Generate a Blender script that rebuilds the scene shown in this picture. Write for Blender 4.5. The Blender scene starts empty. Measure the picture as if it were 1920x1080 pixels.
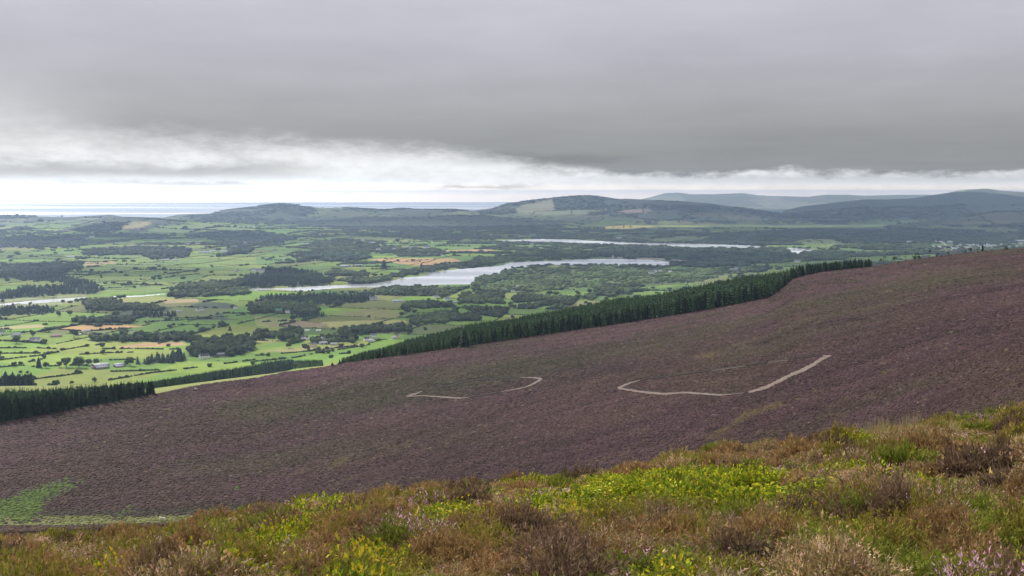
import bpy, bmesh, math, random
import numpy as np
from mathutils import Vector, Matrix

random.seed(7)
rng = np.random.default_rng(11)
SC = bpy.context.scene
COL = SC.collection
R_ = math.radians

# ------------------------------------------------------------------ camera model (1920 x 1080 sightings)
F = 2059.0
HOR = 362.0
PITCH = math.atan((540 - HOR) / F)
EYE = 300.0
CP, SP = math.cos(PITCH), math.sin(PITCH)


def ae(u, v):
    """sighting -> azimuth (rad, + right) and depression tangent"""
    u = np.asarray(u, float); v = np.asarray(v, float)
    x = (u - 960) / F; y = (540 - v) / F
    dx = x; dy = CP + y * SP; dz = -SP + y * CP
    return np.arctan2(dx, dy), -dz / np.hypot(dx, dy)


def proj(x, y, z):
    z = z - EYE
    f = y * CP - z * SP
    up = y * SP + z * CP
    f = np.where(f < 0.01, 0.01, f)
    return 960 + F * x / f, 540 - F * up / f


# ------------------------------------------------------------------ noise
def _hash(ix, iy, s):
    n = (ix.astype(np.int64) * 374761393 + iy.astype(np.int64) * 668265263 + s * 1274126177) & 0xFFFFFFFF
    n = ((n ^ (n >> 13)) * 1274126177) & 0xFFFFFFFF
    n = n ^ (n >> 16)
    return (n & 0xFFFFFF) / float(0x1000000)


def vnoise(x, y, s=0):
    ix = np.floor(x); iy = np.floor(y)
    fx = x - ix; fy = y - iy
    fx = fx * fx * (3 - 2 * fx); fy = fy * fy * (3 - 2 * fy)
    a = _hash(ix, iy, s); b = _hash(ix + 1, iy, s); c = _hash(ix, iy + 1, s); d = _hash(ix + 1, iy + 1, s)
    return (a * (1 - fx) + b * fx) * (1 - fy) + (c * (1 - fx) + d * fx) * fy


def fbm(x, y, s=0, o=3):
    t = 0; a = 0.5; w = 0
    for i in range(o):
        t = t + a * vnoise(x, y, s + 17 * i); w += a; a *= 0.5
        x = x * 2.03 + 3.1; y = y * 2.03 + 7.7
    return t / w


def sstep(a, b, x):
    t = np.clip((x - a) / (b - a), 0, 1)
    return t * t * (3 - 2 * t)


def inpoly(u, v, pts):
    ins = np.zeros(u.shape, bool)
    p = np.asarray(pts, float)
    m = (u >= p[:, 0].min()) & (u <= p[:, 0].max()) & (v >= p[:, 1].min()) & (v <= p[:, 1].max())
    if not m.any():
        return ins
    uu = u[m]; vv = v[m]; r = np.zeros(uu.shape, bool)
    n = len(p)
    for i in range(n):
        x1, y1 = p[i]; x2, y2 = p[(i + 1) % n]
        if y1 == y2: continue
        c = ((y1 > vv) != (y2 > vv)) & (uu < (x2 - x1) * (vv - y1) / (y2 - y1) + x1)
        r ^= c
    ins[m] = r
    return ins


# ------------------------------------------------------------------ relief
def line(pts):
    p = np.asarray(pts, float)
    return p[:, 0], p[:, 1]


U_SIL, V_SIL = line([(-200, 1034), (0, 1025), (150, 1016), (300, 1001), (440, 975), (480, 967), (580, 951), (630, 944), (720, 932), (780, 922), (855, 908),
                     (960, 900), (1110, 888), (1185, 874), (1310, 856), (1440, 837), (1540, 819), (1615, 808), (1690, 799), (1752, 789), (1865, 783), (1920, 769), (2100, 735)])
U_RID, V_RID = line([(-250, 838), (0, 793), (75, 780), (180, 760), (280, 742), (375, 722), (480, 709), (530, 699), (605, 689), (640, 682), (755, 667), (960, 637),
                     (1060, 622), (1185, 604), (1310, 584), (1440, 559), (1465, 543), (1490, 522), (1540, 511), (1640, 500), (1702, 488), (1765, 480), (1840, 471), (1920, 465), (2100, 448)])
U_BAK, V_BAK = line([(-250, 735), (0, 724), (280, 722), (400, 715), (520, 699), (600, 686), (640, 678), (760, 652), (870, 630), (960, 617), (1060, 602),
                     (1160, 585), (1260, 572), (1340, 556), (1440, 536), (1480, 521), (1540, 513), (1640, 502), (1702, 490), (1765, 482), (1920, 467), (2100, 450)])


def azint(az, us, vals):
    return np.interp(az, np.arctan((np.asarray(us, float) - 960) / F / 1.0037), np.asarray(vals, float))


def az_eff(az):
    a = np.abs(az); k = R_(45)
    return np.where(a < k, az, np.sign(az) * (k - (a - k) * k / (math.pi - k)))


def v2e(us, vs):
    a, e = ae(us, vs)
    return a, e


_sil = v2e(U_SIL, V_SIL); _rid = v2e(U_RID, V_RID); _bak = v2e(U_BAK, V_BAK)
_ea = v2e([-200, 0, 200, 300, 400, 440, 520, 700, 960, 1310, 1690, 1920], [1012, 1002, 995, 991, 987, 984, 972, 950, 920, 876, 819, 790])
_eb = v2e([-200, 0, 150, 300, 400, 480, 600, 780, 960, 1310, 1690, 1920], [986, 985, 984, 982, 976, 968, 952, 930, 912, 868, 811, 781])


def controls(az):
    A = az_eff(az)
    r0 = np.full(A.shape, 0.4); h0 = np.full(A.shape, 1.62)
    r1 = np.full(A.shape, 8.2); h1 = r1 * 0.372
    rs = azint(A, [-200, 0, 500, 960, 1440, 1920], [20, 21, 25, 29, 34, 39])
    hs = rs * np.interp(A, *_sil) + 0.27
    ra = azint(A, [0, 500, 960, 1920], [190, 170, 140, 120]); ha = ra * np.interp(A, *_ea)
    rb = azint(A, [0, 480, 960, 1920], [430, 420, 330, 250]); hb = rb * np.interp(A, *_eb)
    rr = azint(A, [0, 500, 960, 1440, 1500, 1920], [620, 680, 740, 780, 840, 880]); hr = rr * np.interp(A, *_rid)
    rk = azint(A, [0, 520, 640, 760, 960, 1440, 1500, 1920], [1300, 1350, 1050, 800, 830, 870, 920, 965]); hk = rk * np.interp(A, *_bak)
    rp = azint(A, [0, 520, 640, 1920], [1800, 1850, 2050, 2300]); hp = np.full(A.shape, 299.0)
    return np.stack([r0, r1, rs, ra, rb, rr, rk, rp]), np.stack([h0, h1, hs, ha, hb, hr, hk, hp])


HILLS = [  # name, crest distance, front depth, back depth, crest line
    ('far', 12300, 1700, 900, [(-260, 404), (0, 404), (60, 405.5), (120, 407), (175, 404), (207, 402), (230, 406), (300, 407.5), (340, 412)]),
    ('lwood', 9300, 1300, 900, [(90, 437), (105, 432), (140, 425), (175, 415), (212, 409), (250, 409), (300, 411), (375, 416), (450, 419), (480, 422), (560, 429), (600, 434)]),
    ('lknob', 9600, 500, 500, [(-200, 428), (10, 431), (37, 425), (67, 428.5), (75, 430), (95, 427.5), (112, 431), (125, 437)]),
    ('distant', 12700, 2000, 1000, [(280, 414), (300, 409), (337, 402), (395, 400), (425, 393), (480, 387), (495, 384), (525, 381), (545, 382.5), (562, 386), (605, 389), (655, 389),
                                    (692, 391), (720, 392.5), (755, 390), (780, 392), (855, 392), (880, 395), (960, 400), (1000, 410)]),
    ('midwood', 10800, 1600, 900, [(470, 425), (495, 420), (555, 416), (620, 412.5), (692, 406), (730, 407.5), (805, 406), (855, 404), (900, 404), (960, 408), (1000, 412), (1100, 418)]),
    ('centre', 13500, 2300, 1300, [(820, 412), (855, 404), (880, 396), (925, 390), (942, 384), (952, 381), (960, 380), (985, 376), (1030, 371), (1080, 366), (1110, 366), (1140, 370), (1165, 374),
                                   (1180, 372.5), (1235, 375.5), (1290, 378), (1330, 381), (1370, 387), (1420, 393), (1480, 402), (1540, 408)]),
    ('pale', 23500, 4200, 2500, [(1150, 385), (1205, 373), (1222, 369), (1247, 362), (1272, 361), (1295, 364), (1335, 364), (1395, 362), (1422, 366), (1440, 367), (1515, 369), (1547, 365), (1590, 365),
                                 (1620, 367), (1690, 365), (1740, 365), (1800, 366), (1920, 364), (2100, 366)]),
    ('right', 14500, 2600, 1500, [(1450, 398), (1510, 386), (1565, 380), (1620, 374), (1665, 374), (1715, 371), (1752, 365), (1790, 360), (1815, 359), (1840, 360), (1890, 365), (1920, 370), (2000, 380), (2100, 390)]),
    ('brow', 10500, 1500, 900, [(1640, 427), (1690, 420), (1752, 412), (1815, 402), (1865, 397), (1920, 395), (2100, 385)]),
    ('cone', 18500, 2000, 3000, [(1740, 372), (1790, 358), (1815, 355), (1850, 353.5), (1875, 357), (1920, 360), (2000, 368)]),
]
_HC = []
for _n, _R, _f, _b, _p in HILLS:
    _u, _v = line(_p)
    _a, _e = ae(_u, _v)
    _HC.append((_n, _R, _f, _b, _a, EYE - _e * _R))

LAKES = {
    'lower': [(463, 545), (472, 541), (535, 540), (615, 535), (690, 532), (740, 525.5), (755, 521), (799, 516.5), (803, 514), (797, 511.5), (860, 504.5), (930, 499), (947, 496.5), (944, 494), (960, 492),
              (1017, 489), (1085, 486.3), (1147, 485), (1210, 486.5), (1295, 491.5), (1262, 493.5), (1254, 496), (1254, 501), (1185, 499.5), (1110, 498.5), (1035, 498.5), (960, 503), (940, 510),
              (937, 514), (905, 522), (892, 526), (888, 535), (822, 536), (740, 541), (680, 541), (635, 542), (580, 547.5), (537, 546.5), (515, 545), (480, 547.5)],
    'upper': [(929, 452.2), (945, 450.2), (960, 449.6), (1017, 448), (1085, 449.6), (1172, 454.6), (1242, 456), (1310, 457), (1385, 459.5), (1447, 462.4), (1448, 465), (1350, 466), (1300, 466.5), (1285, 467.5),
              (1255, 463.2), (1177, 461), (1102, 459.6), (1035, 456.6), (960, 455), (931, 454.4)],
    'upper_end': [(1475, 465), (1500, 466), (1547, 469.5), (1532, 472.3), (1502, 473.5), (1497, 477.5), (1481, 476.5)],
    'narrows': [(210, 555.5), (270, 553.5), (320, 549.5), (375, 545.8), (380, 547), (316, 553), (280, 557.5), (215, 561.5)],
    'pond': [(-80, 574), (0, 570), (80, 562), (160, 557), (160, 563.5), (75, 569.5), (0, 574), (-80, 579)],
}


def profile(az, r):
    rk, hk = controls(az)
    h = np.full(r.shape, 299.0)
    for i in range(len(rk) - 1):
        m = (r >= rk[i]) & (r < rk[i + 1])
        t = (r - rk[i]) / (rk[i + 1] - rk[i])
        h = np.where(m, hk[i] + (hk[i + 1] - hk[i]) * t, h)
    h = np.where(r < rk[0], hk[0], h)
    return h, rk


def lake_uv_mask(u, v):
    m = np.zeros(u.shape, bool)
    for p in LAKES.values():
        m |= inpoly(u, v, p)
    return m


def height(x, y, lakes=True, want_hill=False):
    x = np.asarray(x, float); y = np.asarray(y, float)
    r = np.hypot(x, y); az = np.arctan2(x, y)
    h, rk = profile(az, r)
    z = EYE - h
    # hummocks on the near slope and gentle unevenness on the heather
    near = 1 - sstep(45, 90, r)
    z = z + near * sstep(3, 7, r) * (0.34 * (fbm(x / 1.7, y / 1.7, 3, 2) - .5) + 0.42 * (fbm(x / 5.5, y / 5.5, 5, 2) - .5))
    mid = sstep(200, 300, r) * (1 - sstep(rk[5] - 40, rk[5], r))
    z = z + mid * 1.6 * (fbm(x / 70, y / 70, 9, 3) - .5)
    low = sstep(1900, 2600, r)
    und = 0.8 + 4.2 * fbm(x / 700, y / 700, 21, 2)
    plain = low * und
    az2 = az_eff(az)
    z = z + plain
    hill = np.zeros(z.shape)
    for n, R, f, b, ca, ch in _HC:
        H = np.interp(az2, ca, ch, left=0, right=0)
        H = H * sstep(ca[0] - .001, ca[0] + .012, az2) * (1 - sstep(ca[-1] - .012, ca[-1] + .001, az2)) if True else H
        s = np.where(r < R, np.clip((r - (R - f)) / f, 0, 1), np.clip(1 - (r - R) / b, 0, 1))
        sh = np.where(r < R, 0.55 * s + 0.45 * s * s * (3 - 2 * s), s * s * (3 - 2 * s))
        wob = 1 + 0.35 * (fbm(x / 900, y / 900, 31, 3) - .5) * np.clip(4 * sh * (1 - sh), 0, 1)
        hz = np.maximum(H, 0) * sh * wob
        hill = np.maximum(hill, hz)
    z = z - 34 * sstep(8600, 13500, r)
    coast = sstep(14300, 15000, r) * np.where(az2 < R_(6.5), 1, 1 - sstep(R_(6.5), R_(8), az2))
    z = np.where(hill > plain, np.maximum(z, hill), z) - coast * np.where(hill > 25, 0, 40)
    if lakes:
        u, v = proj(x, y, np.zeros_like(x))
        z = np.where(lake_uv_mask(u, v) & (r > 2300), -4.0, z)
    if want_hill:
        return z, hill
    return z


def unproject(u, v, rmin=3.0, rmax=38000.0):
    """first ground point met along a sighting"""
    u = np.atleast_1d(np.asarray(u, float)); v = np.atleast_1d(np.asarray(v, float))
    az, e = ae(u, v)
    rs = np.exp(np.linspace(math.log(rmin), math.log(rmax), 1400))
    X = np.sin(az)[:, None] * rs; Y = np.cos(az)[:, None] * rs
    Z = height(X, Y, lakes=False)
    hit = Z >= EYE - e[:, None] * rs
    k = np.where(hit.any(1), hit.argmax(1), len(rs) - 1)
    k = np.clip(k, 1, None)
    lo = rs[k - 1]; hi = rs[k]
    for _ in range(14):
        m = (lo + hi) / 2
        t = height(np.sin(az) * m, np.cos(az) * m, lakes=False) >= EYE - e * m
        hi = np.where(t, m, hi); lo = np.where(t, lo, m)
    x = np.sin(az) * hi; y = np.cos(az) * hi
    return x, y, height(x, y, lakes=False)


# ------------------------------------------------------------------ materials
def nodes(m):
    m.use_nodes = True
    nt = m.node_tree
    return nt, nt.nodes, nt.links


def mat_simple(name, col, rough=0.85, noise=0.15, scale=1.0, spec=0.2):
    m = bpy.data.materials.new(name)
    nt, N, L = nodes(m)
    b = N['Principled BSDF']
    tc = N.new('ShaderNodeTexCoord'); no = N.new('ShaderNodeTexNoise'); no.inputs['Scale'].default_value = scale; no.inputs['Detail'].default_value = 4
    L.new(tc.outputs['Object'], no.inputs['Vector'])
    mr = N.new('ShaderNodeMapRange'); mr.inputs['To Min'].default_value = 1 - noise; mr.inputs['To Max'].default_value = 1 + noise
    L.new(no.outputs['Fac'], mr.inputs['Value'])
    mx = N.new('ShaderNodeVectorMath'); mx.operation = 'MULTIPLY'
    mx.inputs[0].default_value = col
    L.new(mr.outputs[0], mx.inputs[1])
    L.new(mx.outputs[0], b.inputs['Base Color'])
    b.inputs['Roughness'].default_value = rough
    b.inputs['Specular IOR Level'].default_value = spec
    return m


def mat_attr(name, rough=0.9, scales=((0.5, .25),), transl=0.0, spec=0.15, bump=None, objrand=0.0, gain=1.0):
    """colour attribute 'Col' varied by noise of several sizes (metres)"""
    m = bpy.data.materials.new(name)
    nt, N, L = nodes(m)
    b = N['Principled BSDF']
    at = N.new('ShaderNodeAttribute'); at.attribute_name = 'Col'
    geo = N.new('ShaderNodeNewGeometry')
    cur = at.outputs['Color']
    for sc, amp in scales:
        no = N.new('ShaderNodeTexNoise'); no.inputs['Scale'].default_value = sc; no.inputs['Detail'].default_value = 3
        L.new(geo.outputs['Position'], no.inputs['Vector'])
        mr = N.new('ShaderNodeMapRange'); mr.inputs['From Min'].default_value = .25; mr.inputs['From Max'].default_value = .75
        mr.inputs['To Min'].default_value = (1 - amp) * gain; mr.inputs['To Max'].default_value = (1 + amp) * gain; gain = 1.0
        L.new(no.outputs['Fac'], mr.inputs['Value'])
        mx = N.new('ShaderNodeVectorMath'); mx.operation = 'MULTIPLY'
        L.new(cur, mx.inputs[0]); L.new(mr.outputs[0], mx.inputs[1]); cur = mx.outputs[0]
    if objrand:
        oi = N.new('ShaderNodeObjectInfo')
        mr = N.new('ShaderNodeMapRange'); mr.inputs['To Min'].default_value = 1 - objrand; mr.inputs['To Max'].default_value = 1 + objrand
        L.new(oi.outputs['Random'], mr.inputs['Value'])
        mx = N.new('ShaderNodeVectorMath'); mx.operation = 'MULTIPLY'
        L.new(cur, mx.inputs[0]); L.new(mr.outputs[0], mx.inputs[1]); cur = mx.outputs[0]
    L.new(cur, b.inputs['Base Color'])
    b.inputs['Roughness'].default_value = rough
    b.inputs['Specular IOR Level'].default_value = spec
    if bump:
        sc, st, dist = bump
        no = N.new('ShaderNodeTexNoise'); no.inputs['Scale'].default_value = sc; no.inputs['Detail'].default_value = 4
        L.new(geo.outputs['Position'], no.inputs['Vector'])
        bp = N.new('ShaderNodeBump'); bp.inputs['Strength'].default_value = st; bp.inputs['Distance'].default_value = dist
        L.new(no.outputs['Fac'], bp.inputs['Height']); L.new(bp.outputs[0], b.inputs['Normal'])
    if transl:
        tr = N.new('ShaderNodeBsdfTranslucent'); L.new(cur, tr.inputs['Color'])
        ms = N.new('ShaderNodeMixShader'); ms.inputs[0].default_value = transl
        L.new(b.outputs[0], ms.inputs[1]); L.new(tr.outputs[0], ms.inputs[2])
        L.new(ms.outputs[0], N['Material Output'].inputs['Surface'])
    return m


def set_col(me, col):
    a = me.attributes.new('Col', 'BYTE_COLOR' if len(col) > 600000 else 'FLOAT_COLOR', 'POINT')
    c = np.ones((len(col), 4), np.float32); c[:, :3] = col
    a.data.foreach_set('color', c.ravel())


def mesh_arrays(name, V, Fc, mats, col=None, midx=None, smooth=False):
    me = bpy.data.meshes.new(name)
    V = np.ascontiguousarray(V, np.float32); Fc = np.ascontiguousarray(Fc, np.int32)
    n = Fc.shape[1]
    me.vertices.add(len(V)); me.vertices.foreach_set('co', V.ravel())
    me.loops.add(Fc.size); me.loops.foreach_set('vertex_index', Fc.ravel())
    me.polygons.add(len(Fc)); me.polygons.foreach_set('loop_start', np.arange(0, Fc.size, n, dtype=np.int32))
    if smooth:
        me.polygons.foreach_set('use_smooth', np.ones(len(Fc), bool))
    for m in (mats if isinstance(mats, (list, tuple)) else [mats]):
        me.materials.append(m)
    if midx is not None:
        me.polygons.foreach_set('material_index', np.ascontiguousarray(midx, np.int32))
    if col is not None:
        set_col(me, col)
    me.update(calc_edges=True)
    return me


def link(name, me, parent=None, loc=None):
    o = bpy.data.objects.new(name, me); COL.objects.link(o)
    if parent is not None: o.parent = parent
    if loc is not None: o.location = loc
    return o


def tag(o, label, cat, group=None):
    o['label'] = label; o['category'] = cat
    if group: o['group'] = group
    return o


def struct(o, label=None):
    o['kind'] = 'structure'
    if label: o['label'] = label
    return o


def stuff(o, label, cat=None):
    o['kind'] = 'stuff'; o['label'] = label
    if cat: o['category'] = cat
    return o


def scatter(T, P, rot, sc, tint=None, lean=None):
    """copies of one template (verts, tris, colour) as flat arrays"""
    tv, tf, tc = T
    K = len(P); n = len(tv)
    sc = np.asarray(sc, float)
    if sc.ndim == 1: sc = np.repeat(sc[:, None], 3, 1)
    c = np.cos(rot)[:, None]; s = np.sin(rot)[:, None]
    x = tv[None, :, 0] * sc[:, 0:1]; y = tv[None, :, 1] * sc[:, 1:2]; z = tv[None, :, 2] * sc[:, 2:3]
    X = x * c - y * s; Y = x * s + y * c
    if lean is not None:
        X = X + z * lean[:, 0:1]; Y = Y + z * lean[:, 1:2]
    V = np.stack([(X + P[:, 0:1]).astype(np.float32), (Y + P[:, 1:2]).astype(np.float32), (z + P[:, 2:3]).astype(np.float32)], -1).reshape(-1, 3)
    Fc = (tf[None].astype(np.int32) + (np.arange(K, dtype=np.int32) * n)[:, None, None]).reshape(-1, tf.shape[1])
    Cc = np.repeat(tc[None].astype(np.float32), K, 0)
    if tint is not None:
        Cc *= tint[:, None, :].astype(np.float32)
    return V, Fc, Cc.reshape(-1, 3)


def merge(parts):
    Vs, Fs, Cs = [], [], []; o = 0
    for V, Fc, C in parts:
        Vs.append(V); Fs.append(Fc + np.int32(o)); Cs.append(C); o += len(V)
    return np.concatenate(Vs), np.concatenate(Fs), np.concatenate(Cs)


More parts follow.
